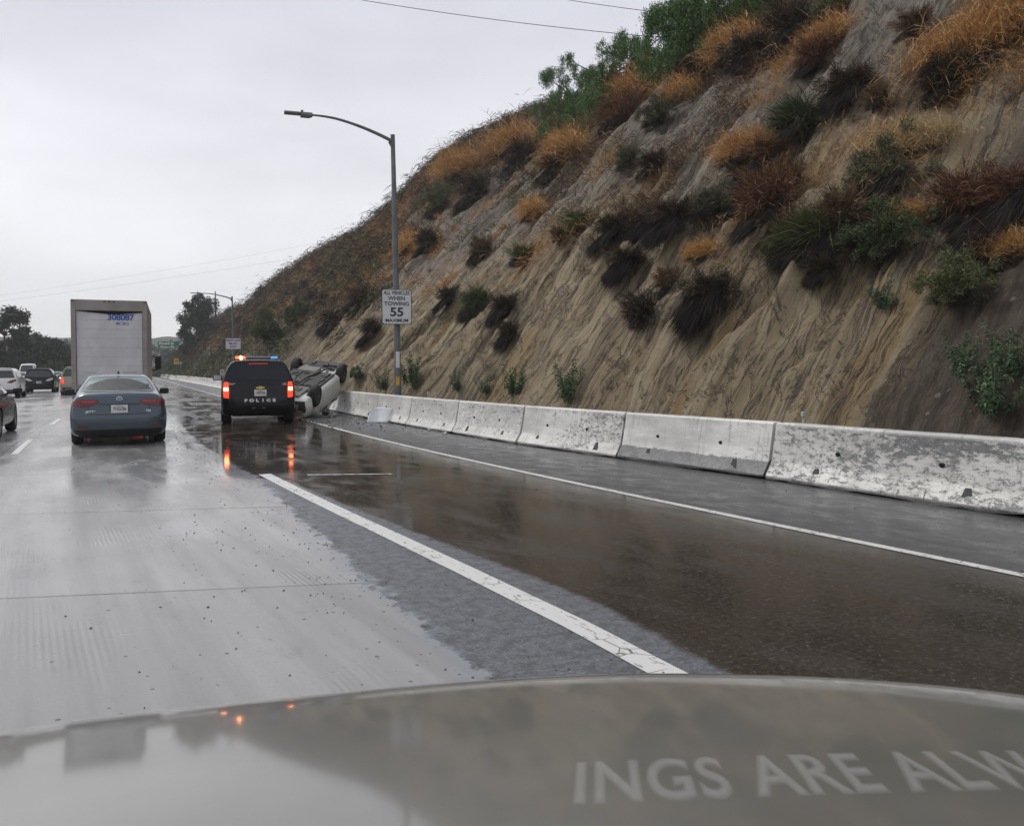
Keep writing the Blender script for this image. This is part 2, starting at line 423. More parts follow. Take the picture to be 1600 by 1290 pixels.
    hconc = math_(nt, 'SUBTRACT', hconc, math_(nt, 'MULTIPLY', jn, .8))
    ripple = noise(nt, mapping(nt, uv, (5, 9, 1)), 1.6, 3, .55)
    hl = math_(nt, 'ADD', math_(nt, 'MULTIPLY', ripple, .22), math_(nt, 'MULTIPLY', maprange(nt, noise(nt, uv, 26, 3, .7), .55, .75, 0, 1), maprange(nt, s, 3, 13, .22, .05)))
    h = fm(lane, agg, hl); h = fm(shoulder, h, math_(nt, 'MULTIPLY', lump, .5)); h = fm(conc, h, hconc)
    h = fm(pz, h, math_(nt, 'MULTIPLY', ripple, .2))
    nt.links.new(bump(nt, h, .55, .006), b.inputs['Normal'])
    return mt
M['road'] = road_material()
tag(link_mesh('road', strip('road', -17.0, 8.6, YS, 0.0, None, 9), M['road'], smooth=False), kind='structure')

# ---- painted markings: thin sheets 4 mm up
mt, nt, b = new_mat('worn_white_marking')
uvn = nt.nodes.new('ShaderNodeUVMap')
wear = noise(nt, mapping(nt, uvn.outputs['UV'], (5, 1.6, 1)), 4, 6, .72)
vor = nt.nodes.new('ShaderNodeTexVoronoi'); vor.feature = 'DISTANCE_TO_EDGE'; vor.inputs['Scale'].default_value = 5.0
nt.links.new(uvn.outputs['UV'], vor.inputs['Vector'])
crk = math_(nt, 'MULTIPLY', maprange(nt, vor.outputs['Distance'], .0, .03, 1, 0), maprange(nt, noise(nt, uvn.outputs['UV'], 2, 2), .5, .6, 0, 1))
wmask = math_(nt, 'MAXIMUM', maprange(nt, wear, .56, .64, 0, .9), crk)
nt.links.new(mix(nt, wmask, (.60, .60, .585), (.08, .08, .085)), b.inputs['Base Color'])
nt.links.new(maprange(nt, wear, .3, .7, .28, .5), b.inputs['Roughness'])
M['marking'] = mt
mt, nt, b = new_mat('faded_white_marking')
uvn = nt.nodes.new('ShaderNodeUVMap')
wear = noise(nt, mapping(nt, uvn.outputs['UV'], (5, 1.2, 1)), 4, 6, .75)
nt.links.new(mix(nt, maprange(nt, wear, .46, .60, 0, 1), (.45, .45, .44), (.08, .08, .085)), b.inputs['Base Color'])
b.inputs['Roughness'].default_value = .4
M['marking_faded'] = mt
def ysub(a, b_, n): return np.linspace(a, b_, n)
def line_strip(name, ys, tc_, hw_):
    V = []; UV = []
    for Y in ys:
        c_ = float(np.interp(Y, tc_[0], tc_[1]))
        for s_ in (-1, 1):
            V.append((c_ + s_ * hw_ + float(g(Y)), Y, .004)); UV.append((c_ + s_ * hw_, Y))
    q = [(2 * i, 2 * i + 1, 2 * i + 3, 2 * i + 2) for i in range(len(ys) - 1)]
    me = np_mesh(name, V, quads=q); uv = me.uv_layers.new(name='UVMap'); uv.data.foreach_set('uv', np.array(UV, dtype=np.float32)[np.array(q).ravel()].ravel())
    return me
tag(link_mesh('exit_lane_line', line_strip('exit_lane_line', ysub(-6, 11.9, 90), ([-6, 0, 3.2, 4, 5.5, 7], [.5, 1.08, 1.31, 1.38, 1.43, 1.45]), .086), M['marking'], smooth=False), kind='structure')
tag(link_mesh('edge_line', strip('edge_line', 4.70, 4.81, np.concatenate([ysub(-8, 24, 80), ysub(28, 180, 30)]), .004, None), M['marking'], smooth=False), kind='structure')
for k, (y0, y1) in enumerate([(-1, 2.6), (16.9, 20.4), (25.6, 28.8), (38.0, 41), (50, 53), (62, 65), (74, 77)]):
    tag(link_mesh('lane_dash', strip('lane_dash', -2.0, -1.89, ysub(y0, y1, 5), .004, None), M['marking'], smooth=False), kind='structure')
for t0 in (-5.6, -9.2):
    for y0 in range(24, 110, 12):
        tag(link_mesh('lane_dash', strip('lane_dash', t0, t0 + .11, ysub(y0, y0 + 3, 4), .004, None), M['marking_faded'], smooth=False), kind='structure')
for y0 in (30, 42, 54, 66):
    tag(link_mesh('lane_dash', strip('lane_dash', 1.40, 1.52, ysub(y0, y0 + 3, 4), .004, None), M['marking_faded'], smooth=False), kind='structure')
p0, p1 = at_ground(480, 742), at_ground(612, 740.5)  # bright water sheen across the lane, painted as a pale line
V = [(p0.x, p0.y - .05, .005), (p1.x, p1.y - .05, .005), (p1.x, p1.y + .05, .005), (p0.x, p0.y + .05, .005)]
me = np_mesh('painted_sheen_line', V, quads=[(0, 1, 2, 3)])
uvl = me.uv_layers.new(name='UVMap'); uvl.data.foreach_set('uv', [0, 0, 1, 0, 1, .1, 0, .1])
tag(link_mesh('painted_sheen_line', me, M['marking_faded'], smooth=False), kind='structure')

# ---- hillside
HY_ = [-20, 0, 18, 28, 33, 39, 46, 57, 73, 92, 99, 112, 125, 142, 167, 199, 212, 224, 240]
HH_ = [14.5, 15.5, 17.4, 18.6, 17.4, 18.2, 19.6, 22.2, 24.4, 24.6, 21.9, 20.2, 18.6, 15.4, 14.6, 10.6, 6.6, 2.0, .3]
def foot_x(Y): return np.asarray(Y, float) * 0 + np.interp(Y, [-20, 5, 8, 11.3, 14.2, 19.7, 28, 80, 140, 240], [7.25, 7.25, 7.3, 7.14, 6.95, 6.82, 6.75, 6.8, 6.6, 6.6]) + g(Y) + .75
def hill_z(X, Y):
    X = np.asarray(X, float); Y = np.asarray(Y, float)
    u = X - foot_x(Y)
    H = np.interp(Y, HY_, HH_)
    up = np.maximum(u, 0)
    big = (fbm(Y / 11, u / 13, 3, 3) - .5)
    base = up * (1.0 + .10 * np.sin(Y / 9.0))
    z1 = base + big * 2.6 * np.minimum(up / 4, 1)
    cap = H + .10 * (u - H) + (fbm(Y / 5, u / 5, 9, 3) - .5) * 1.2
    k = 1.3
    z = -k * np.log(np.exp(-z1 / k) + np.exp(-cap / k))
    z = np.where(u < 0, 0, z) + 0
    # strata and rills running down the fall line, a little skewed
    q = Y - .12 * u + 1.6 * (fbm(Y / 4, u / 9, 21, 3) - .5)
    r1 = fbm(q / 1.5, u / 11, 31, 3)
    r2 = 1 - np.abs(2 * fbm(q / .62, u / 6, 41, 2) - 1)
    r3 = 1 - np.abs(2 * vnoise(q / .23, u / 2.2, 51) - 1)
    ledge = np.abs(((u * .8 + 2.4 * fbm(Y / 3, u / 5, 61, 3)) / 2.3) % 1 - .5)
    rocky = np.clip((fbm(Y / 6, u / 6, 71, 3) - .35) * 4, 0, 1)
    def saw(x): 
        f_ = x % 1.0
        return np.where(f_ < .86, f_ / .86, (1 - f_) / .14)
    sl = (saw(q / 1.55 + 2.2 * fbm(Y / 5, u / 6, 91, 2)) - .5) * .50 * np.clip((fbm(Y / 5, u / 4, 93, 2) - .3) * 3, 0, 1) + (saw(q / .47 + 2.0 * fbm(Y / 2.5, u / 4, 95, 2)) - .5) * .20 * rocky + (saw(q / .21 + 2.0 * fbm(Y / 2, u / 3, 99, 2)) - .5) * .06
    blk = (saw(u / 1.9 + 3.0 * fbm(Y / 2.0, u / 4, 97, 3)) - .5) * .16 * np.clip((fbm(Y / 4, u / 3, 98, 2) - .45) * 5, 0, 1)
    m_ = np.clip(up / .8, 0, 1) * np.clip((H - up * .8) / 3 + .25, .25, 1)
    z = z + m_ * (sl + blk + (r1 - .5) * 1.15 + (r2 ** 2 - .45) * .36 * rocky + (r3 ** 2 - .4) * .12 * (rocky * .8 + .2) + (ledge - .25) * .42 * rocky + (fbm(Y * 1.2, u * 1.2, 81, 4) - .5) * .55 + (fbm(Y * 4.5, u * 3.0, 82, 3) - .5) * .20)
    return z
ycol = [-14.0, -9, -5, -2, 0, 1.5, 2.5, 3.2]
y_ = 3.8; st = .075
while y_ < 240:
    ycol.append(y_); y_ += st
    st = .085 if y_ < 30 else st * 1.012
urow = [-.5, -.2, 0.0]
u_ = .1
while u_ < 26: urow.append(u_); u_ += (.09 if u_ < 10 else .13)
while u_ < 75: urow.append(u_); u_ *= 1.06
ycol = np.array(ycol); urow = np.array(urow)
print('hill grid', len(ycol), len(urow))
UU, YY = np.meshgrid(urow, ycol)
XX = foot_x(YY) + UU
ZZ = hill_z(XX, YY)
ZZ[:, 0] = -.4; ZZ[:, 1] = -.02
# ragged: push crumbs sideways a little too
V = np.stack([XX, YY, ZZ], -1).reshape(-1, 3)
nu = len(urow); ny = len(ycol)
ii, jj = np.meshgrid(np.arange(ny - 1), np.arange(nu - 1), indexing='ij')
b0 = (ii * nu + jj).ravel()
quads = np.stack([b0, b0 + 1, b0 + nu + 1, b0 + nu], -1)[:, ::-1]
me = np_mesh('hillside', V, quads=quads)
uvl = me.uv_layers.new(name='UVMap')
UV = np.stack([YY - .12 * UU, UU], -1).reshape(-1, 2).astype(np.float32)
uvl.data.foreach_set('uv', UV[quads.ravel()].ravel())
mt, nt, b = new_mat('cut_sandstone_slope')
uvn = nt.nodes.new('ShaderNodeUVMap'); uv = uvn.outputs['UV']
sp = nt.nodes.new('ShaderNodeSeparateXYZ'); nt.links.new(uv, sp.inputs[0]); q_, u__ = sp.outputs['X'], sp.outputs['Y']
tcn = nt.nodes.new('ShaderNodeTexCoord'); ob = tcn.outputs['Object']
wn_ = nt.nodes.new('ShaderNodeTexNoise'); wn_.inputs['Scale'].default_value = .9; wn_.inputs['Detail'].default_value = 4
nt.links.new(uv, wn_.inputs['Vector'])
wv = nt.nodes.new('ShaderNodeVectorMath'); wv.operation = 'SCALE'; wv.inputs['Scale'].default_value = .9; nt.links.new(wn_.outputs['Color'], wv.inputs[0])
wa = nt.nodes.new('ShaderNodeVectorMath'); wa.operation = 'ADD'; nt.links.new(uv, wa.inputs[0]); nt.links.new(wv.outputs[0], wa.inputs[1]); uw = wa.outputs[0]
def voro(vec, scale, feat):
    v_ = nt.nodes.new('ShaderNodeTexVoronoi'); v_.feature = feat; v_.inputs['Scale'].default_value = scale; nt.links.new(vec, v_.inputs['Vector']); return v_
wb = nt.nodes.new('ShaderNodeVectorMath'); wb.operation = 'SCALE'; wb.inputs['Scale'].default_value = .28; nt.links.new(wn_.outputs['Color'], wb.inputs[0])
wc = nt.nodes.new('ShaderNodeVectorMath'); wc.operation = 'ADD'; nt.links.new(uv, wc.inputs[0]); nt.links.new(wb.outputs[0], wc.inputs[1]); us = wc.outputs[0]
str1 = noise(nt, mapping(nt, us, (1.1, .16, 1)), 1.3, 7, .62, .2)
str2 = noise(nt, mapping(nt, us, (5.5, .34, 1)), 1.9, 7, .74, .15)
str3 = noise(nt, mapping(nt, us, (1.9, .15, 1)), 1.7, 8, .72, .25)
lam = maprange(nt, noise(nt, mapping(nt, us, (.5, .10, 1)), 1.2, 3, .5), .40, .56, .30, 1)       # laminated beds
patch = noise(nt, mapping(nt, uv, (.16, .10, 1)), 1.3, 5, .6, .4)
low = maprange(nt, math_(nt, 'ADD', u__, math_(nt, 'MULTIPLY', patch, 7)), 6.5, 12.0, 1, 0)
pl2 = voro(mapping(nt, uw, (2.3, .6, 1)), 1.0, 'F1').outputs['Color']
p2s = nt.nodes.new('ShaderNodeSeparateColor'); nt.links.new(pl2, p2s.inputs[0]); p2v = p2s.outputs[0]
greyr = ramp(nt, str1, [(.28, (.24, .20, .16)), (.5, (.38, .335, .275)), (.7, (.49, .445, .375))])
tanr = ramp(nt, str1, [(.28, (.33, .25, .15)), (.45, (.51, .41, .26)), (.6, (.61, .51, .34)), (.75, (.54, .47, .36))])
c = mix(nt, low, greyr, tanr)
c = mix(nt, 1.0, c, ramp(nt, p2v, [(0, (.86, .84, .83)), (1, (1.1, 1.1, 1.1))]), 'MULTIPLY')
ochre = math_(nt, 'MULTIPLY', maprange(nt, noise(nt, mapping(nt, us, (.9, .16, 1)), 1.1, 5, .6), .54, .64, 0, .6), low)
c = mix(nt, ochre, c, (.47, .30, .12))
c = mix(nt, math_(nt, 'MULTIPLY', maprange(nt, str2, .49, .60, 0, .8), lam), c, (.12, .095, .08))  # thin dark strata seams, also painting in crevice shade
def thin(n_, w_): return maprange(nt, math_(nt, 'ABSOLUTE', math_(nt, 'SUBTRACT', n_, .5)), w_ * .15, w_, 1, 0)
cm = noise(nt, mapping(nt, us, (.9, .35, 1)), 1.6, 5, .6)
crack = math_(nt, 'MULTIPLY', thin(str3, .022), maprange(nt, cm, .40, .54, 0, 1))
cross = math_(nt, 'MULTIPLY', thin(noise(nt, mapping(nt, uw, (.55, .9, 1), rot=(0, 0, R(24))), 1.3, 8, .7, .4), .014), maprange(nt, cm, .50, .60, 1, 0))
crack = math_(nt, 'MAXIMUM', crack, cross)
c = mix(nt, math_(nt, 'MULTIPLY', crack, .8), c, (.06, .045, .035))  # crevice shade put into the rock colour along the cracks
c = mix(nt, maprange(nt, noise(nt, ob, 6.5, 10, .82), .55, .67, 0, .5), c, (.17, .13, .10))
soil = maprange(nt, math_(nt, 'ADD', q_, math_(nt, 'MULTIPLY', math_(nt, 'SUBTRACT', noise(nt, mapping(nt, uv, (.5, .3, 1)), 1.0, 6, .6), .5), 4.2)), 7.4, 8.6, 1, 0)
soilc = ramp(nt, noise(nt, mapping(nt, us, (3.4, 1.6, 1)), 1.4, 10, .82), [(.3, (.04, .03, .024)), (.46, (.095, .072, .054)), (.58, (.17, .135, .105)), (.72, (.30, .26, .21))])
stv = voro(ob, 5.0, 'F1'); sts = nt.nodes.new('ShaderNodeSeparateColor'); nt.links.new(stv.outputs['Color'], sts.inputs[0])
stone = math_(nt, 'MULTIPLY', maprange(nt, sts.outputs[0], .80, .82, 0, 1), maprange(nt, stv.outputs['Distance'], .18, .26, 1, 0))
soilc = mix(nt, stone, soilc, (.30, .27, .23))
c = mix(nt, math_(nt, 'MULTIPLY', soil, .9), c, soilc)
brown = maprange(nt, math_(nt, 'ADD', q_, math_(nt, 'MULTIPLY', noise(nt, mapping(nt, uv, (.08, .12, 1)), 1.0, 5, .6), 30)), 55, 72, 0, .85)
brownc = ramp(nt, noise(nt, ob, .9, 8, .7), [(.3, (.06, .043, .03)), (.5, (.14, .098, .06)), (.68, (.28, .19, .10))])
c = mix(nt, brown, c, brownc)
c = mix(nt, maprange(nt, noise(nt, ob, 22, 5, .75), .58, .75, 0, .55), c, (.05, .037, .03))
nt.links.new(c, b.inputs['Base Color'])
b.inputs['Roughness'].default_value = .78
b.inputs['Specular IOR Level'].default_value = .35
hh = math_(nt, 'ADD', math_(nt, 'ADD', math_(nt, 'MULTIPLY', str1, .5), math_(nt, 'ADD', math_(nt, 'MULTIPLY', str3, .9), math_(nt, 'MULTIPLY', p2v, .16))), math_(nt, 'ADD', math_(nt, 'SUBTRACT', math_(nt, 'MULTIPLY', math_(nt, 'MULTIPLY', str2, lam), .5), math_(nt, 'MULTIPLY', crack, .3)), math_(nt, 'MULTIPLY', noise(nt, ob, 6, 10, .80), 1.05)))
nt.links.new(bump(nt, hh, 1.0, .34), b.inputs['Normal'])
M['hill'] = mt
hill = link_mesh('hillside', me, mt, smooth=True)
tag(hill, kind='structure')
def hill_at(x, y):
    """first point of the slope met when looking towards that pixel"""
    d = ray(x, y).normalized()
    ts = np.arange(6, 320, .12)
    P = np.array([0, 0, EYE])[None] + ts[:, None] * np.array(d)[None]
    Z = hill_z(P[:, 0], P[:, 1])
    inside = (P[:, 2] < Z) & (P[:, 0] > foot_x(P[:, 1]))
    k = int(np.argmax(inside)) if inside.any() else None
    if k is None: return None
    return Vector(P[k])

# ---- far hills
def far_hill(name, pts, Y, depth, mt):
    V = []; n = len(pts)
    xs = np.linspace(pts[0][0], pts[-1][0], 140)
    zs = np.interp(xs, [p[0] for p in pts], [p[1] for p in pts]) + (fbm(xs / 14, xs * 0, 5, 4) - .5) * 5
    rows = 14
    for r in range(rows):
        f = r / (rows - 1)
        prof = math.sin(f * math.pi / 2) ** .8
        for x, z in zip(xs, zs):
            V.append((x, Y + f * depth + 10 * math.sin(x / 60), max(-.35, z * prof + (vnoise(x / 25, f * 5, 8) - .5) * 6 * math.sin(f * math.pi)) if r else -.35))
    m_ = len(xs)
    q = [(r * m_ + i, r * m_ + i + 1, (r + 1) * m_ + i + 1, (r + 1) * m_ + i) for r in range(rows - 1) for i in range(m_ - 1)]
    o = link_mesh(name, np_mesh(name, V, quads=q), mt, smooth=True)
    return tag(o, kind='structure')
mt, nt, b = new_mat('far_wooded_slope')
tcn = nt.nodes.new('ShaderNodeTexCoord')
nt.links.new(ramp(nt, noise(nt, tcn.outputs['Object'], .09, 8, .7), [(.3, (.018, .026, .018)), (.5, (.035, .048, .032)), (.7, (.075, .075, .05))]), b.inputs['Base Color'])
b.inputs['Roughness'].default_value = .95
nt.links.new(bump(nt, noise(nt, tcn.outputs['Object'], .3, 6, .7), 1, 3), b.inputs['Normal'])
far_hill('far_hills', [(-420, 34), (-260, 26), (-160, 25), (-90, 27), (-20, 24), (40, 29), (90, 30), (150, 34), (300, 20)], 560, 160, mt)
far_hill('far_hills', [(-600, 52), (-400, 58), (-250, 36), (-150, 33), (20, 30), (150, 38), (400, 48)], 700, 120, mt)
# ================================================================== PLANTS
def leaf_mat(name, c0, c1, c2, rough=.75, trans=.15):
    mt, nt, b = new_mat(name)
    geo = nt.nodes.new('ShaderNodeNewGeometry'); tcn = nt.nodes.new('ShaderNodeTexCoord')
    n = noise(nt, tcn.outputs['Object'], 2.2, 4, .6)
    f = math_(nt, 'ADD', math_(nt, 'MULTIPLY', geo.outputs['Random Per Island'], .65), math_(nt, 'MULTIPLY', n, .5), clamp=True)
    nt.links.new(ramp(nt, f, [(.15, c0), (.5, c1), (.92, c2)]), b.inputs['Base Color'])
    b.inputs['Roughness'].default_value = rough
    b.inputs['Specular IOR Level'].default_value = .25
    return mt
M['dry'] = leaf_mat('dry_orange_grass', (.20, .105, .04), (.46, .25, .095), (.64, .41, .18))
M['straw'] = leaf_mat('pale_straw', (.22, .15, .07), (.46, .34, .18), (.62, .5, .3))
M['rust'] = leaf_mat('rusty_buckwheat', (.055, .028, .018), (.13, .062, .036), (.23, .125, .07))
M['brown'] = leaf_mat('brown_scrub', (.04, .028, .018), (.11, .07, .04), (.23, .15, .08))
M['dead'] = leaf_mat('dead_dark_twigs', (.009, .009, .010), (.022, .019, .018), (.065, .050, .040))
M['darktop'] = leaf_mat('dark_brown_twigs', (.014, .011, .009), (.042, .031, .021), (.11, .08, .05))
M['olive'] = leaf_mat('olive_leaves', (.03, .038, .018), (.085, .098, .042), (.18, .19, .085))
M['green'] = leaf_mat('green_leaves', (.020, .028, .014), (.055, .075, .034), (.11, .13, .06))
M['greygreen'] = leaf_mat('grey_green_leaves', (.035, .037, .022), (.085, .086, .048), (.17, .165, .095))
M['weed'] = leaf_mat('weed_leaves', (.03, .055, .025), (.06, .10, .045), (.11, .155, .08))
M['foot'] = leaf_mat('foot_leaves', (.02, .032, .014), (.045, .065, .028), (.09, .11, .05))
M['pepper'] = leaf_mat('pepper_tree_leaves', (.028, .060, .020), (.075, .15, .048), (.16, .26, .09))
M['gum'] = leaf_mat('gum_tree_leaves', (.010, .016, .010), (.024, .034, .020), (.055, .07, .045))
M['oak'] = leaf_mat('dark_tree_leaves', (.012, .02, .012), (.026, .042, .024), (.055, .08, .045))
M['bark'] = simple('bark', (.06, .045, .035), .9, var=.4, scale=4, bumpy=.6)

def blades(P0, D, Ln, W, droop, rs, wind=(0, 0, 0)):
    """curved tapering blades: two quads' worth each (quad + tip triangle)"""
    n = len(P0)
    D = D / np.linalg.norm(D, axis=1, keepdims=True)
    side = np.cross(D, rs.normal(size=(n, 3))); side /= np.linalg.norm(side, axis=1, keepdims=True) + 1e-9
    Ln = Ln[:, None]; W = W[:, None]
    gv = np.array([wind[0], wind[1], -1.0 + wind[2]])
    P1 = P0 + D * Ln * .5 + gv * (droop[:, None] * Ln * .14)
    P2 = P0 + D * Ln + gv * (droop[:, None] * Ln * .62)
    V = np.stack([P0 - side * W * .5, P0 + side * W * .5, P1 + side * W * .5, P1 - side * W * .5, P2], 1).reshape(-1, 3)
    k = np.arange(n)[:, None] * 5
    Q = k + np.array([[0, 1, 2, 3]]); T = k + np.array([[3, 2, 4]])
    return V, Q, T
def merge(parts):
    Vs, Qs, Ts = [], [], []; o = 0
    for V, Q, T in parts:
        Vs.append(V); Qs.append(Q + o); Ts.append(T + o); o += len(V)
    return np.concatenate(Vs), np.concatenate(Qs), np.concatenate(Ts)
def hemi(n, rs, axis, spread):
    d = rs.normal(size=(n, 3)) * spread + np.array(axis)[None]
    return d
NRM = np.array([-.70, 0, .72])

def bush_meshes(style, seed):
    """unit bush (radius about 1) rooted on a 45 degree slope falling to -x. returns foliage, skirt"""
    rs = np.random.default_rng(seed)
    if style == 'dome':
        n = 5200; ncl = 60
        cc = rs.normal(size=(ncl, 3)) * [.30, .44, .24] + NRM * .28
        c = cc[rs.integers(0, ncl, n)] * rs.uniform(.45, 1.05, n)[:, None] + rs.normal(size=(n, 3)) * .06
        D = c + rs.normal(size=(n, 3)) * .34 + [0, 0, .18]
        fol = blades(c, D, rs.uniform(.10, .34, n), rs.uniform(.007, .017, n), rs.uniform(.1, .8, n), rs)
    elif style == 'spiky':
        n = 2600
        c = rs.normal(size=(n, 3)) * [.14, .26, .12]
        D = hemi(n, rs, NRM * .8 + np.array([-.15, .1, .2]), .62)
        fol = blades(c, D, rs.uniform(.4, 1.05, n), rs.uniform(.008, .018, n), rs.uniform(.1, .9, n), rs)
    elif style == 'leafy':
        n = 9000
        ncl = 60
        cc = rs.normal(size=(ncl, 3)) * [.30, .46, .26] + NRM * .32
        ix = rs.integers(0, ncl, n)
        c = cc[ix] + rs.normal(size=(n, 3)) * .075
        D = cc[ix] - NRM * .1 + rs.normal(size=(n, 3)) * .5
        fol = blades(c, D, rs.uniform(.05, .13, n), rs.uniform(.009, .019, n), rs.uniform(.1, .6, n), rs)
    else:  # sweeping grass
        n = 4600
        c = rs.normal(size=(n, 3)) * [.24, .52, .20]
        D = hemi(n, rs, np.array([-.35, 0, .75]), .42)
        fol = blades(c, D, rs.uniform(.2, .75, n), rs.uniform(.005, .012, n), rs.uniform(.3, 1.3, n), rs)
    V, Q, T = fol
    fm = np_mesh('foliage', V, quads=Q, tris=T)
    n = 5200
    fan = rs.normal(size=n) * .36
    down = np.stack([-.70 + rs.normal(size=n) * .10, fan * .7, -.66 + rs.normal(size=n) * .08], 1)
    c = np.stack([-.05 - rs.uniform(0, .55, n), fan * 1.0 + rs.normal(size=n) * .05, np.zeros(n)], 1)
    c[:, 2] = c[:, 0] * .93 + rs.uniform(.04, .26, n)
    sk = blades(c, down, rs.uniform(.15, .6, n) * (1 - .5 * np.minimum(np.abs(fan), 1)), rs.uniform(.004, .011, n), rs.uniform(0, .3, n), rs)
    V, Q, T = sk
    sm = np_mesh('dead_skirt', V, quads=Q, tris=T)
    return fm, sm
BM = {(s, k): bush_meshes(s, 100 + 10 * i + k) for i, s in enumerate(('dome', 'spiky', 'leafy', 'sweep')) for k in range(2)}
def style_mesh(me, mt, cache={}):
    key = (me.name, mt.name)
    if key not in cache:
        m2 = me.copy(); m2.materials.clear(); m2.materials.append(mt); cache[key] = m2
    return cache[key]
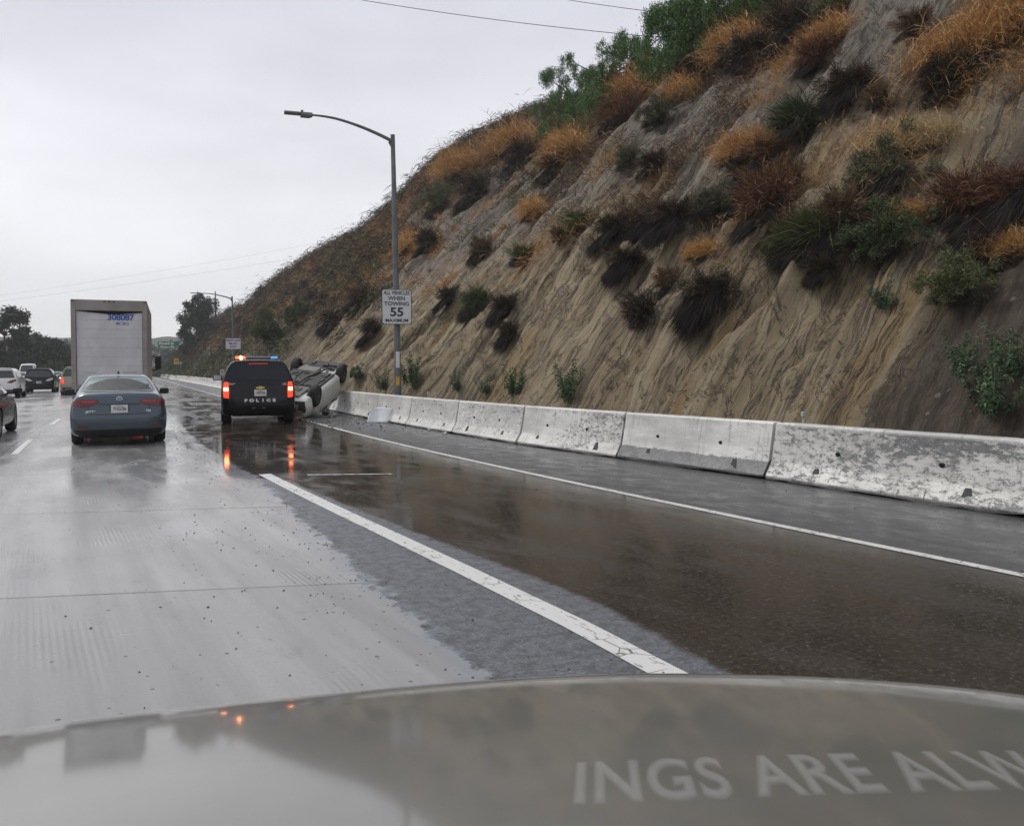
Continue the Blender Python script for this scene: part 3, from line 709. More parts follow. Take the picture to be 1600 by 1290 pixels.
# x, y, width px, style, leaf material, skirt size factor (0 none), label
BUSHES = [
 (1243, 205, 84, 'spiky', 'green', .9, 'round green spiky bush high on the slope above the big rust bush'),
 (1385, 388, 96, 'leafy', 'green', .5, 'leafy bright green bush on brown soil, right of the large dark hanging mass'),
 (1262, 372, 104, 'spiky', 'olive', 1.1, 'olive bush sweeping left with a deep dark skirt under it'),
 (1205, 335, 110, 'dome', 'rust', 1.0, 'large rust red buckwheat bush in the middle of the slope'),
 (1385, 285, 96, 'leafy', 'greygreen', 1.5, 'grey green bush topping the biggest black hanging skirt'),
 (1318, 345, 90, 'dome', 'brown', 1.3, 'brown bush between the olive bush and the grey green bush'),
 (1180, 300, 76, 'dome', 'dead', 1.6, 'tall dark dead bush hanging left of the rust buckwheat bush'),
 (1235, 285, 66, 'dome', 'brown', .9, 'brown bush just below the round green spiky bush'),
 (1200, 255, 60, 'dome', 'rust', .8, 'small red brown bush left of the round green spiky bush'),
 (748, 478, 60, 'spiky', 'green', 1.1, 'green yucca-like spiky bush right of the towing speed sign'),
 (790, 482, 50, 'dome', 'dead', 1.3, 'dark dead bush touching the yucca-like bush on its right'),
 (798, 525, 40, 'dome', 'dead', 1.4, 'narrow dark bush hanging lowest below the yucca-like bush'),
 (905, 352, 52, 'dome', 'olive', .5, 'round olive bush on bare rock in mid slope'),
 (875, 372, 32, 'dome', 'brown', .6, 'small brown bush left of the round olive bush'),
 (960, 362, 60, 'dome', 'dead', 1.4, 'long dark dead bush right of the round olive bush'),
 (1010, 345, 64, 'leafy', 'brown', 1.5, 'brown bush with wide dark skirt left of the grassy green bush'),
 (1052, 352, 70, 'dome', 'dead', 1.6, 'dark dead bush hanging just below the grassy green bush'),
 (1108, 325, 66, 'sweep', 'greygreen', .8, 'grassy grey green bush at mid slope left of the tall dark dead bush'),
 (980, 410, 56, 'dome', 'dead', 1.7, 'dark skirted bush hanging over a rock face left of the lowest long black bush'),
 (1045, 445, 50, 'dome', 'brown', 1.0, 'brown bush on the ledge above the lowest long black bush'),
 (1110, 470, 74, 'dome', 'dead', 2.3, 'long black bush hanging lowest on the slope almost to the barrier'),
 (1005, 490, 70, 'dome', 'dead', .5, 'wispy round leafless bush on tan rock'),
 (1285, 425, 50, 'dome', 'dead', 1.2, 'small black bush tucked under the olive sweeping bush'),
 (983, 262, 44, 'dome', 'olive', .7, 'small olive bush in the upper middle of the rock face'),
 (1022, 265, 48, 'dome', 'dead', 1.1, 'small dark bush beside the upper middle olive bush'),
 (1028, 185, 52, 'leafy', 'greygreen', .6, 'grey green bush just below the crest under the green trees'),
 (968, 180, 76, 'sweep', 'rust', .9, 'long reddish bush on the crest edge under the green trees'),
 (1082, 128, 66, 'dome', 'dead', .8, 'dark bush at the crest edge below the orange grass'),
 (1168, 90, 64, 'dome', 'dead', 1.0, 'dark bush at the crest edge right of the orange grass'),
 (1240, 50, 76, 'dome', 'dead', 1.4, 'large dark bush near the top of the slope right of the trees'),
 (1315, 22, 66, 'leafy', 'olive', .8, 'olive bush at the very top edge of the slope'),
 (1275, 100, 60, 'dome', 'rust', .8, 'red brown bush below the dark bush near the top'),
 (1430, 52, 50, 'dome', 'brown', .8, 'small dry brown bush alone on grey rock near the top'),
 (1505, 100, 110, 'sweep', 'dry', .9, 'huge orange dry grass clump at the upper right'),
 (1575, 45, 120, 'sweep', 'dry', .7, 'orange dry grass clump in the top right corner'),
 (1490, 130, 74, 'dome', 'dead', 1.0, 'dark tangle under the huge orange grass clump'),
 (1325, 150, 70, 'dome', 'dead', 1.4, 'dark bush left of the pale grey bedrock in the upper right'),
 (1375, 165, 40, 'dome', 'brown', .7, 'small thorny brown bush on pale grey bedrock'),
 (1425, 240, 84, 'sweep', 'straw', .4, 'pale straw grass clump above the grey green bush'),
 (1508, 325, 96, 'dome', 'rust', .7, 'rust brown domed bush on the brown soil'),
 (1592, 330, 100, 'dome', 'rust', 2.0, 'rust bush with a black skirt at the right edge of the photo'),
 (1498, 455, 84, 'leafy', 'olive', .4, 'olive and straw bush low on brown soil at the right'),
 (1415, 345, 50, 'sweep', 'dry', .3, 'dry orange tuft between the leafy green bush and the rust dome'),
 (1560, 400, 70, 'sweep', 'dry', .6, 'orange grass clump left of the black skirt at the right edge'),
 (818, 408, 44, 'dome', 'olive', .9, 'olive bush above the yucca-like bush'),
 (755, 395, 46, 'dome', 'brown', 1.1, 'brown bush left of the olive bush above the yucca-like bush'),
 (702, 470, 40, 'dome', 'dead', 1.4, 'dark hanging bush just right of the towing speed sign'),
 (672, 380, 46, 'dome', 'dead', 1.2, 'dark bush right of the near lamp pole'),
 (745, 300, 60, 'dome', 'dead', 1.3, 'dark bush below the crest right of the near lamp pole'),
 (820, 245, 60, 'dome', 'dead', 1.4, 'dark bush under the crest left of the green trees'),
 (868, 262, 54, 'dome', 'brown', 1.2, 'brown bush on the rim of bare rock left of the green trees'),
 (690, 320, 54, 'leafy', 'olive', .9, 'olive bush in the dry grass close to the skyline'),
 (560, 470, 44, 'dome', 'brown', 1.1, 'brown bush left of the near lamp pole'),
 (585, 520, 40, 'dome', 'dead', 1.5, 'black bush directly left of the lamp pole below the towing sign'),
 (520, 500, 40, 'dome', 'dead', 1.3, 'dark bush above the overturned car'),
 (470, 500, 50, 'leafy', 'green', .3, 'green bush on the slope above the police vehicle'),
 (425, 520, 60, 'leafy', 'green', .3, 'broad green bush behind the police light bar'),
 (985, 150, 96, 'sweep', 'dry', .5, 'bright orange grass clump on the crest directly under the open crowned tree'),
 (1140, 88, 90, 'sweep', 'dry', .5, 'orange grass clump on the crest below the highest green tree'),
 (1055, 150, 66, 'sweep', 'dry', .4, 'small orange grass clump on the rim of bare rock under the dense green trees'),
 (880, 238, 84, 'sweep', 'dry', .5, 'orange grass clump below the leftmost green tree'),
 (795, 228, 84, 'sweep', 'dry', .4, 'orange grass clump on the skyline left of the green trees'),
 (1158, 245, 78, 'sweep', 'dry', .5, 'orange grass clump in the upper slope left of the round green spiky bush'),
 (640, 385, 56, 'sweep', 'dry', .5, 'golden grass clump just right of the lamp pole above the speed sign'),
 (712, 268, 76, 'sweep', 'dry', .4, 'golden grass clump close to the skyline right of the lamp pole'),
 (1290, 60, 70, 'sweep', 'dry', .4, 'orange grass clump near the top between the dark and olive bushes'),
 (830, 330, 56, 'sweep', 'dry', .5, 'orange grass clump on bare rock above the round olive bush'),
 (1095, 400, 50, 'sweep', 'dry', .5, 'orange tuft under the grassy grey green bush'),
 (560, 590, 26, 'leafy', 'weed', 0, 'green weed behind the barrier left of the lamp pole foot'),
]
n_b = 0
for (px, py, w, style, mat_, skirt, label) in BUSHES:
    P = hill_at(px, py + w * .18)
    if P is None: print('no hit', label); continue
    dist = (P - Vector((0, 0, EYE))).length
    rad = w * .5 * dist / F_PX * 1.34
    P.x += .18 * rad; P.z = float(hill_z(P.x, P.y)); P += Vector((-.7, 0, .7)) * (.10 * rad)
    k = n_b % 2
    fm, sm = BM[(style, k)]
    name = {'sweep': 'grass_clump', 'spiky': 'spiky_bush'}.get(style, 'bush')
    root = empty(name, P, rng.uniform(-.35, .35), label=label, cat='bush', group='bushes on the hillside')
    root.scale = (rad, rad, rad)
    fo = bpy.data.objects.new('foliage', style_mesh(fm, M['darktop' if mat_ == 'dead' else mat_])); COL.objects.link(fo); fo.parent = root
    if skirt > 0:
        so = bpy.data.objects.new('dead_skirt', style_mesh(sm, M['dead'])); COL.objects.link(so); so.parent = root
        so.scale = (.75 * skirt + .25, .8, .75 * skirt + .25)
    n_b += 1
# weeds along the foot of the slope, just behind the barrier
def weed_mesh(seed):
    rs = np.random.default_rng(seed); parts = []
    for s_ in range(13):
        a = rs.uniform(0, 6.28); base = np.array([math.cos(a), math.sin(a), 0]) * rs.uniform(0, .22); top = base * rs.uniform(1.5, 3.2) + [0, 0, rs.uniform(.4, 1.0)]
        n = 120; f = rs.uniform(.15, 1, n)
        c = base + (top - base) * f[:, None] + rs.normal(size=(n, 3)) * .035
        parts.append(blades(c, rs.normal(size=(n, 3)) + [0, 0, .3], rs.uniform(.035, .09, n), rs.uniform(.012, .028, n), rs.uniform(.2, .9, n), rs))
        parts.append(blades(base[None], (top - base)[None], np.array([np.linalg.norm(top - base)]), np.array([.012]), np.array([0.]), rs))
    V, Q, T = merge(parts)
    return np_mesh('weed', V, quads=Q, tris=T)
WM = [weed_mesh(s) for s in (5, 6)]
for me_ in WM: me_.materials.append(M['weed'])
for px, py, h, label in [
 (600, 612, .8, 'short green weed just left of the lamp pole foot'), (645, 610, 1.1, 'bushy green weed just right of the lamp pole foot'),
 (715, 615, .6, 'tiny green weed behind the barrier, second right of the lamp pole'), (798, 622, .85, 'green weed showing over the barrier in mid photo'),
 (760, 618, .5, 'low sprig of green weed behind the barrier between two taller weeds'),
 (888, 630, .95, 'tall thin green weed over the barrier in mid photo'), (1545, 668, .95, 'big green weed at the slope foot near the right edge'),
 (1590, 590, .7, 'green weed climbing the brown soil at the right edge'), (1380, 486, .5, 'small green sprig on pale rock beside the brown soil'), (1500, 595, .6, 'small weed on the brown soil above the barrier')]:
    P = hill_at(px, py)
    if P is None: continue
    o = bpy.data.objects.new('green_weed', WM[n_b % 2]); COL.objects.link(o)
    P.z = float(hill_z(P.x, P.y)); o.location = P; o.scale = (h, h, h); o.rotation_euler = (0, 0, rng.uniform(0, 6))
    tag(o, label, 'weed', 'green weeds at the foot of the slope'); n_b += 1

# ---- uncountable ground cover
def cover(name, mat_, n, yr, seed, dens, size, nb, wid, label, droop=(.2, .9), ax=(-.45, 0, .8), spread=.55, rootspread=.25):
    rs = np.random.default_rng(seed)
    Y = yr[0] * (yr[1] / yr[0]) ** rs.uniform(0, 1, n * 6)
    H = np.interp(Y, HY_, HH_)
    u = rs.uniform(.02, 1.25, n * 6) * H
    keep = rs.uniform(0, 1, n * 6) < dens(Y, u, H)
    Y, u, H = Y[keep][:n], u[keep][:n], H[keep][:n]
    X = foot_x(Y) + u; Z = hill_z(X, Y)
    m_ = len(Y)
    sz = size(Y) * rs.uniform(.6, 1.45, m_)
    P = np.repeat(np.stack([X, Y, Z], 1), nb, 0); S = np.repeat(sz, nb)
    N = m_ * nb
    c = P + rs.normal(size=(N, 3)) * (S * rootspread)[:, None] * [1, 1, .8] + [-.02, 0, -.02]
    V, Q, T = blades(c, hemi(N, rs, ax, spread), S * rs.uniform(.4, 1.1, N), np.repeat(wid(Y), nb) * rs.uniform(.6, 1.3, N), rs.uniform(*droop, N), rs)
    o = link_mesh(name, np_mesh(name, V, quads=Q, tris=T), M[mat_], smooth=False)
    print(name, m_, 'tufts')
    return tag(o, label, 'ground cover', kind='stuff')
def sst(a, b_, x): t_ = np.clip((x - a) / (b_ - a), 0, 1); return t_ * t_ * (3 - 2 * t_)
def veg(Y, u, H, seed, th):
    n1 = fbm(Y / 3.2, u / 4.5, seed, 3); crest = sst(.80, .97, u / H); far = sst(38, 75, Y)
    low = sst(.16, .40, u / H + (fbm(Y / 3, u / 3, seed + 5, 2) - .5) * .2)
    return low * np.clip((n1 - th + .26 * far + .38 * crest) * 12, 0, 1)
wd = lambda a, b_: (lambda Y: a + b_ * Y)
cover('dry_grass', 'dry', 5200, (30, 230), 1, lambda Y, u, H: veg(Y, u, H, 201, .56), lambda Y: .30 + .0045 * Y, 42, wd(.006, .00030), 'orange dry grass tufts covering the slope and its crest')
cover('straw_grass', 'straw', 800, (40, 230), 2, lambda Y, u, H: veg(Y, u, H, 205, .66), lambda Y: .26 + .004 * Y, 36, wd(.006, .00028), 'pale straw grass scattered over the slope')
cover('rust_scrub', 'rust', 1500, (14, 235), 3, lambda Y, u, H: veg(Y, u, H, 209, .68) * (1 - .5 * sst(.93, 1, u / H)), lambda Y: .30 + .0044 * Y, 62, wd(.009, .00042), 'low rusty red scrub patches on the slope', ax=(-.3, 0, .6), spread=.7, rootspread=.45)
cover('brown_scrub', 'brown', 2600, (14, 240), 4, lambda Y, u, H: veg(Y, u, H, 213, .60), lambda Y: .34 + .0046 * Y, 66, wd(.009, .00045), 'low brown scrub patches on the slope', ax=(-.3, 0, .6), spread=.7, rootspread=.5)
cover('olive_scrub', 'olive', 1300, (26, 240), 5, lambda Y, u, H: veg(Y, u, H, 217, .66) * (1 - .6 * sst(.7, 1, u / H)), lambda Y: .36 + .0048 * Y, 66, wd(.010, .00048), 'low olive green scrub patches on the slope', ax=(-.3, 0, .6), spread=.7, rootspread=.5)
cover('dark_scrub', 'dead', 1900, (26, 230), 6, lambda Y, u, H: veg(Y, u, H, 221, .64), lambda Y: .40 + .0066 * Y, 66, wd(.010, .00045), 'dark dead scrub hanging on the slope', ax=(-.62, 0, -.35), spread=.4, rootspread=.55)
cover('foot_greenery', 'foot', 330, (58, 236), 7, lambda Y, u, H: (u / H < .16) * .9, lambda Y: .5 + .006 * Y, 50, wd(.012, .00045), 'dark green growth along the far foot of the slope', ax=(-.2, 0, .7), spread=.7, rootspread=.5)

cover('near_dry_grass', 'dry', 6500, (4.5, 45), 11, lambda Y, u, H: veg(Y, u, H, 201, .70), lambda Y: .24 + .009 * Y, 46, wd(.0028, .00032), 'fine orange dry grass on the near slope', ax=(-.5, 0, .6), rootspread=.6)
cover('near_straw_grass', 'straw', 1500, (4.5, 45), 12, lambda Y, u, H: veg(Y, u, H, 205, .70), lambda Y: .18 + .006 * Y, 40, wd(.0028, .00030), 'fine pale straw on the near slope', ax=(-.55, 0, .5), rootspread=.5)
cover('near_brown_scrub', 'brown', 1800, (4.5, 40), 13, lambda Y, u, H: veg(Y, u, H, 213, .67), lambda Y: .20 + .008 * Y, 50, wd(.003, .00035), 'low brown twiggy scrub on the near slope', ax=(-.5, 0, .4), spread=.7, rootspread=.6)
# ---- trees
def tree(name, loc, h, clumps, leafmat, label, seed, leaf=(.25, .09), per=260, trunk=None, hang=0.0, group=None, tr=.18):
    """clumps: list of (dx, dy, dz, radius) in metres"""
    rs = np.random.default_rng(seed)
    root = empty(name, loc, 0, label=label, cat='tree', group=group)
    bm = bmesh.new()
    tops = trunk or [(0, 0, 0), (.1 * rs.normal(), 0, h * .35), (0, 0, h * .62)]
    tube(bm, tops, [tr, tr * .75, tr * .45], 8)
    top = Vector(tops[-1]); midp = Vector(tops[1])
    for (dx, dy, dz, r) in clumps:
        st_ = top if dz > top.z else midp
        e_ = Vector((dx, dy, dz)); mid_ = st_.lerp(e_, .5) + Vector((rs.normal() * .2, rs.normal() * .2, .1 * r))
        tube(bm, [st_, mid_, e_], [tr * .4, tr * .25, tr * .08], 5)
    bm_obj('trunk', bm, M['bark'], root)
    parts = []
    for (dx, dy, dz, r) in clumps:
        n = int(per * (r ** 1.6)) + 60
        ns = max(6, int(9 * r))
        cc = rs.normal(size=(ns, 3)); cc /= np.linalg.norm(cc, axis=1, keepdims=True); cc *= (rs.uniform(.35, 1.0, ns) ** .6)[:, None] * r * np.array([1, 1, .78])
        ix = rs.integers(0, ns, n)
        c = cc[ix] + rs.normal(size=(n, 3)) * r * .20 + [dx, dy, dz]
        if hang > 0: c[:, 2] -= rs.uniform(0, hang, n) * (rs.uniform(0, 1, n) < .6)
        D = rs.normal(size=(n, 3)) * (.8 if hang else 1.0) + [0, 0, -.7 if hang else .1]
        parts.append(blades(c, D, rs.uniform(.6, 1.4, n) * leaf[0], rs.uniform(.6, 1.4, n) * leaf[1], rs.uniform(.1, .6, n), rs))
    V, Q, T = merge(parts)
    link_mesh('crown', np_mesh('crown', V, quads=Q, tris=T), M[leafmat], root, smooth=False)
    return root
def crest_base(px, py, back=.1):
    P = hill_at(px, py)
    if P is None: P = at_Y(px, py, 40)
    P.x += back; P.z = float(hill_z(P.x, P.y)) - .2
    return P
def blob(rs, w, h, n, r, z0=0.6):
    return [(rs.uniform(-.5, .5) * w, rs.uniform(-.4, .4) * w, z0 + rs.uniform(0, 1) * (h - z0), r * rs.uniform(.7, 1.2)) for _ in range(n)]
rs_ = np.random.default_rng(77)
GT = 'green trees on top of the slope'
for (px, py, w, h, label, sd_) in [
 (893, 212, 4.0, 4.0, 'drooping green tree lowest on the crest, leftmost of the row', 1),
 (938, 192, 3.2, 3.0, 'drooping green tree second from the left on the crest', 2),
 (1000, 150, 3.0, 3.0, 'open crowned green tree with sky showing through, third on the crest', 3),
 (1068, 122, 3.0, 2.9, 'dense green tree touching the power line on the crest', 4),
 (1112, 98, 2.8, 2.7, 'dense green tree fifth from the left on the crest', 5),
 (1160, 62, 3.0, 3.0, 'drooping green tree highest on the crest at the top of the photo', 6)]:
    tree('pepper_tree', crest_base(px, py), h, blob(rs_, w, h, 26, .52, .3), 'pepper', label, 300 + sd_, leaf=(.085, .024), per=4200, hang=.55, group=GT, tr=.12)
def eu(n, w, h0, h1, r, seed, lean=0):
    rs = np.random.default_rng(seed)
    return [((rs.uniform(-.5, .5)) * w + lean * k / n, rs.uniform(-.3, .3) * w, h0 + (h1 - h0) * rs.uniform(0, 1), r * rs.uniform(.6, 1.2)) for k in range(n)]
b_ = at_Y(309, 588, 168); b_.z = -.2
tree('gum_tree', b_, 17.5, eu(26, 5.6, 3.5, 15.5, 1.5, 1) + [(.4, 0, 15.9, 1.1), (-1.2, 0, 14.5, 1.2), (1.5, 0, 14.3, 1.0), (2.4, 0, 6, 1.6), (-2.6, 0, 9, 1.1)], 'gum', 'tall dark gum tree at the far end of the slope', 401, leaf=(.55, .16), per=210, tr=.35)
b_ = at_Y(338, 588, 175); b_.z = float(hill_z(b_.x, b_.y)) - .2
tree('gum_tree', b_, 12, [(-2.4, 0, 12.0 - b_.z + 2.5, 1.7), (-.8, 0, 13.0 - b_.z + 2, 1.6), (-1.8, 0, 10.5 - b_.z + 2, 1.4), (2.4, 0, 11.0 - b_.z + 2, 1.5), (3.5, 0, 9.2 - b_.z + 2, 1.4), (1.6, 0, 8.6 - b_.z + 2, 1.1), (-.4, 0, 9 - b_.z, 1.1)], 'gum', 'open grey gum tree beside the far lamp, sky showing between its limbs', 402, leaf=(.5, .14), per=170, tr=.22)
GL = 'trees beyond the oncoming lanes'
for (px, Y, h, w, n, r, mt_, label, sd_) in [
 (8, 150, 12.0, 9.5, 34, 1.35, 'gum', 'tall ragged dark tree at the left edge', 11),
 (-40, 150, 12.5, 9.0, 30, 1.5, 'gum', 'dark tree cut by the left edge of the photo', 12),
 (38, 175, 9.2, 7, 22, 1.3, 'oak', 'medium dark tree right of the ragged left edge tree', 15),
 (72, 165, 7.6, 9.6, 44, 1.35, 'oak', 'broad rounded dark green tree left of the box truck', 13),
 (100, 190, 6.9, 6.5, 24, 1.2, 'oak', 'lower green tree touching the box truck outline', 14)]:
    b_ = at_Y(px, 588, Y); b_.z = -.3
    rs = np.random.default_rng(sd_)
    cl = [(rs.uniform(-.5, .5) * w * (1 - .55 * f), rs.uniform(-.4, .4) * w, .9 + f * (h - 1.6), r * rs.uniform(.6, 1.15)) for f in rs.uniform(0, 1, n)]
    tree('roadside_tree', b_, h, cl, mt_, label, 500 + sd_, leaf=(.5, .2), per=240, tr=.3, group=GL)
b_ = at_Y(86, 590, 120); b_.z = -.2
tree('small_tree', b_, 3, eu(8, 1.6, .8, 2.6, .5, 9), 'green', 'small bright green bushy tree between the black and gold vehicles', 560, leaf=(.22, .1), per=300, tr=.08)
# distant wooded belt: reads as one mass
rs = np.random.default_rng(91); parts = []
for i in range(260):
    X = rs.uniform(-230, 130); Y = rs.uniform(330, 520); r = rs.uniform(3, 6.5); n = 90
    d_ = rs.normal(size=(n, 3)); d_ /= np.linalg.norm(d_, axis=1, keepdims=True)
    zc = 2 + r * .7 + (Y - 330) * .055
    c = d_ * r * rs.uniform(.5, 1, n)[:, None] * [1, 1, .9] + [X, Y, zc]
    parts.append(blades(c, rs.normal(size=(n, 3)), rs.uniform(1.6, 3.2, n), rs.uniform(1.0, 2.0, n), rs.uniform(0, .5, n), rs))
V, Q, T = merge(parts)
tag(link_mesh('distant_woods', np_mesh('distant_woods', V, quads=Q, tris=T), M['oak'], smooth=False), 'hazy dark belt of distant woods behind the highway', 'woods', kind='stuff')
# ================================================================== ROADSIDE THINGS
mt, nt, b = new_mat('scuffed_white_concrete')
tcn = nt.nodes.new('ShaderNodeTexCoord'); oi = nt.nodes.new('ShaderNodeObjectInfo'); ob = tcn.outputs['Object']
off = nt.nodes.new('ShaderNodeVectorMath'); off.operation = 'ADD'; nt.links.new(ob, off.inputs[0])
cbx = nt.nodes.new('ShaderNodeCombineXYZ'); nt.links.new(math_(nt, 'MULTIPLY', oi.outputs['Random'], 50), cbx.inputs[1]); nt.links.new(cbx.outputs[0], off.inputs[1]); pv = off.outputs[0]
sp = nt.nodes.new('ShaderNodeSeparateXYZ'); nt.links.new(ob, sp.inputs[0]); z = sp.outputs['Z']
n1 = noise(nt, mapping(nt, pv, (1, .8, 1.5), rot=(R(22), 0, 0)), 10.5, 12, .88, .15)
n2 = noise(nt, mapping(nt, pv, (1, .5, .8)), 1.6, 3, .5)
n3 = noise(nt, mapping(nt, pv, (1, 7, .5)), 3.0, 5, .6)
occ = nt.nodes.new('ShaderNodeSeparateXYZ'); nt.links.new(oi.outputs['Color'], occ.inputs[0])
th = math_(nt, 'SUBTRACT', math_(nt, 'SUBTRACT', .645, math_(nt, 'MULTIPLY', occ.outputs['X'], .10)), math_(nt, 'MULTIPLY', maprange(nt, n2, .42, .6, 0, 1), .07))
worn = maprange(nt, math_(nt, 'SUBTRACT', math_(nt, 'ADD', n1, maprange(nt, z, .45, .78, 0, .015)), th), 0, .012, 0, 1)
lowpaint = maprange(nt, math_(nt, 'ADD', z, math_(nt, 'MULTIPLY', math_(nt, 'SUBTRACT', n1, .5), .25)), .235, .25, 1, 0)
haslow = occ.outputs['Y']
worn = math_(nt, 'MAXIMUM', worn, math_(nt, 'MULTIPLY', lowpaint, haslow))
topedge = maprange(nt, z, .75, .78, 0, 1)
worn = math_(nt, 'MULTIPLY', worn, math_(nt, 'SUBTRACT', 1, math_(nt, 'MULTIPLY', topedge, .7)))
wcol = ramp(nt, noise(nt, mapping(nt, pv, (1, .6, 2)), 3, 6, .65), [(.3, (.50, .495, .46)), (.6, (.70, .695, .66))])
wcol = mix(nt, maprange(nt, n3, .54, .70, 0, .45), wcol, (.17, .165, .15))
n4 = noise(nt, mapping(nt, pv, (1, 5, .8), rot=(R(12), 0, 0)), 2.2, 4, .6)
wcol = mix(nt, math_(nt, 'MULTIPLY', maprange(nt, n4, .66, .70, 0, .8), maprange(nt, z, .2, .5, 1, .3)), wcol, (.06, .058, .055))
wcol = mix(nt, math_(nt, 'MULTIPLY', maprange(nt, z, .22, .32, 0, .28), maprange(nt, noise(nt, mapping(nt, pv, (1, .7, .5)), 1.3, 4, .6), .42, .58, 0, 1)), wcol, (.26, .255, .24))
gcol = ramp(nt, noise(nt, pv, 14, 6, .7), [(.3, (.10, .10, .10)), (.7, (.21, .215, .21))])
cc_ = mix(nt, worn, wcol, gcol)
grime = maprange(nt, math_(nt, 'ADD', z, math_(nt, 'MULTIPLY', n1, .10)), .07, .13, 1, 0)
cc_ = mix(nt, math_(nt, 'MULTIPLY', grime, .85), cc_, (.05, .045, .04))
nt.links.new(cc_, b.inputs['Base Color'])
b.inputs['Roughness'].default_value = .5
nt.links.new(bump(nt, math_(nt, 'ADD', math_(nt, 'MULTIPLY', worn, -.5), noise(nt, pv, 20, 6, .7)), .6, .012), b.inputs['Normal'])
M['krail'] = mt
def barrier_mesh(Lb, seed):
    """jersey profile along +y, road face towards -x"""
    prof = [(-.30, .0), (-.30, .06), (-.285, .085), (-.20, .235), (-.19, .26), (-.125, .60), (-.10, .79), (-.075, .815), (.075, .815), (.10, .79), (.125, .60), (.19, .26), (.20, .235), (.285, .085), (.30, .06), (.30, 0)]
    rs = np.random.default_rng(seed)
    ns = 60; bm = bmesh.new(); rings = []
    ys = np.linspace(.012, Lb - .012, ns)
    for i, yy in enumerate(ys):
        pin = .018 if i in (0, ns - 1) else 0
        ring = []
        for k, (x, z_) in enumerate(prof):
            j = (vnoise(yy * 5 + k, seed + 3.3, seed) - .5) * .008
            low = 0
            if z_ < .09:
                j += (fbm(yy * 2.2, 1.7, seed + 5, 4) - .5) * .05 * (1 if x < 0 else .3)
                if z_ < .01: low = max(0, (float(fbm(yy * 1.4, 4.4, seed + 9, 3)) - .42)) * .16   # chipped, lifted foot
            ring.append(bm.verts.new((x * (1 - pin) - (j if x < 0 else -j), yy, z_ * (1 - pin * .3) + low + (float(vnoise(yy * 8, k * .3, seed + 11)) - .5) * (.006 if z_ > .7 else 0))))
        rings.append(ring)
    n = len(prof)
    for i in range(ns - 1):
        # two forklift slots at the foot
        for k in range(n):
            if k == n - 1:
                bm.faces.new((rings[i][k], rings[i][0], rings[i + 1][0], rings[i + 1][k])); continue
            bm.faces.new((rings[i][k], rings[i][k + 1], rings[i + 1][k + 1], rings[i + 1][k]))
    bm.faces.new(rings[0]); bm.faces.new(rings[-1][::-1])
    me = bpy.data.meshes.new('concrete_barrier')
    bmesh.ops.recalc_face_normals(bm, faces=bm.faces); bm.to_mesh(me); bm.free()
    me.polygons.foreach_set('use_smooth', [True] * len(me.polygons)); me.set_sharp_from_angle(angle=R(28))
    me.materials.append(mt_k)
    return me
mt_k = M['krail']
BMESH = [barrier_mesh(3.02, s) for s in range(4)]
slot_mat = M['black']
def slot_mesh(kind):
    bm = bmesh.new()
    if kind == 0:   # thin wedge shaped scupper recess
        vs = [(-.262, -.07, .10), (-.262, .06, .10), (-.203, .035, .232), (-.203, -.02, .232)]
        f = [bm.verts.new((x - .010, y, z_)) for x, y, z_ in vs]; bk = [bm.verts.new((x + .03, y, z_)) for x, y, z_ in vs]
        bm.faces.new(f); bm.faces.new(bk[::-1])
        for a in range(4): bm.faces.new((f[a], bk[a], bk[(a + 1) % 4], f[(a + 1) % 4]))
    else:           # round bolt pocket
        tube(bm, [(-.165, 0, .45), (-.120, 0, .46)], .028, 8)
    me = bpy.data.meshes.new('recess'); bmesh.ops.recalc_face_normals(bm, faces=bm.faces); bm.to_mesh(me); bm.free(); me.materials.append(slot_mat)
    return me
SLOTS = [slot_mesh(0), slot_mesh(1)]
joints = [10.75]
yy = 11.29 - 3.05 * 3
LAB = ['heavily scraped white barrier segment running to the right edge of the photo',
       'barrier segment with bare grey lower half and white top', 'white barrier segment with a chipped foot left of the half grey one',
       'pale barrier segment fourth from the right edge', 'pale stained barrier segment fifth from the right edge', 'barrier segment in front of the lamp pole']
k = 0; segs = []
ends = []
Y = 11.29 - 3.05 * 3
while Y < 190:
    ends.append(Y); Y += 3.05
ends[1] = 4.85
for i, y0 in enumerate(ends):
    y1 = 4.85 if i == 0 else (8.24 if i == 1 else y0 + 3.05)
    a = Vector((bar_t(y0) + float(g(y0)) + .12, y0, 0)); c = Vector((bar_t(y1) + float(g(y1)) + .12, y1, 0))
    o = bpy.data.objects.new('concrete_barrier', BMESH[i % 4]); COL.objects.link(o)
    o.location = a; d = c - a; jit = 0
    if i in (8, 9, 10): jit = (-.03, .05, -.035)[i - 8]          # knocked out of line by the crash
    o.rotation_euler = (0, 0, math.atan2(-d.x, d.y) + jit); o.scale = (1, d.length / 3.05, .93)
    for nm_, q_, yy in (('scupper', 0, .62), ('scupper', 0, 2.38), ('bolt_pocket', 1, .9), ('bolt_pocket', 1, 2.15)):
        if y0 > 45: break
        s_ = bpy.data.objects.new(nm_, SLOTS[q_]); COL.objects.link(s_); s_.parent = o; s_.location = (0, yy + random.uniform(-.06, .06), 0)
    o.color = {0: (1, 0, 0, 1), 1: (1.15, 0, 0, 1), 2: (.25, 1, 0, 1), 3: (.5, 0, 0, 1), 4: (.35, 0, 0, 1)}.get(i, (random.uniform(0, .45), 0, 0, 1))
    lab = LAB[i - 1] if 1 <= i <= len(LAB) else ('barrier segment knocked askew right of the overturned car' if i == 8 else 'one of the white concrete barrier segments running on beyond the crash')
    if i == 0: lab = 'scuffed barrier segment beside the camera, out of view'
    tag(o, lab, 'barrier', 'white concrete barrier segments along the shoulder')
    segs.append(o)

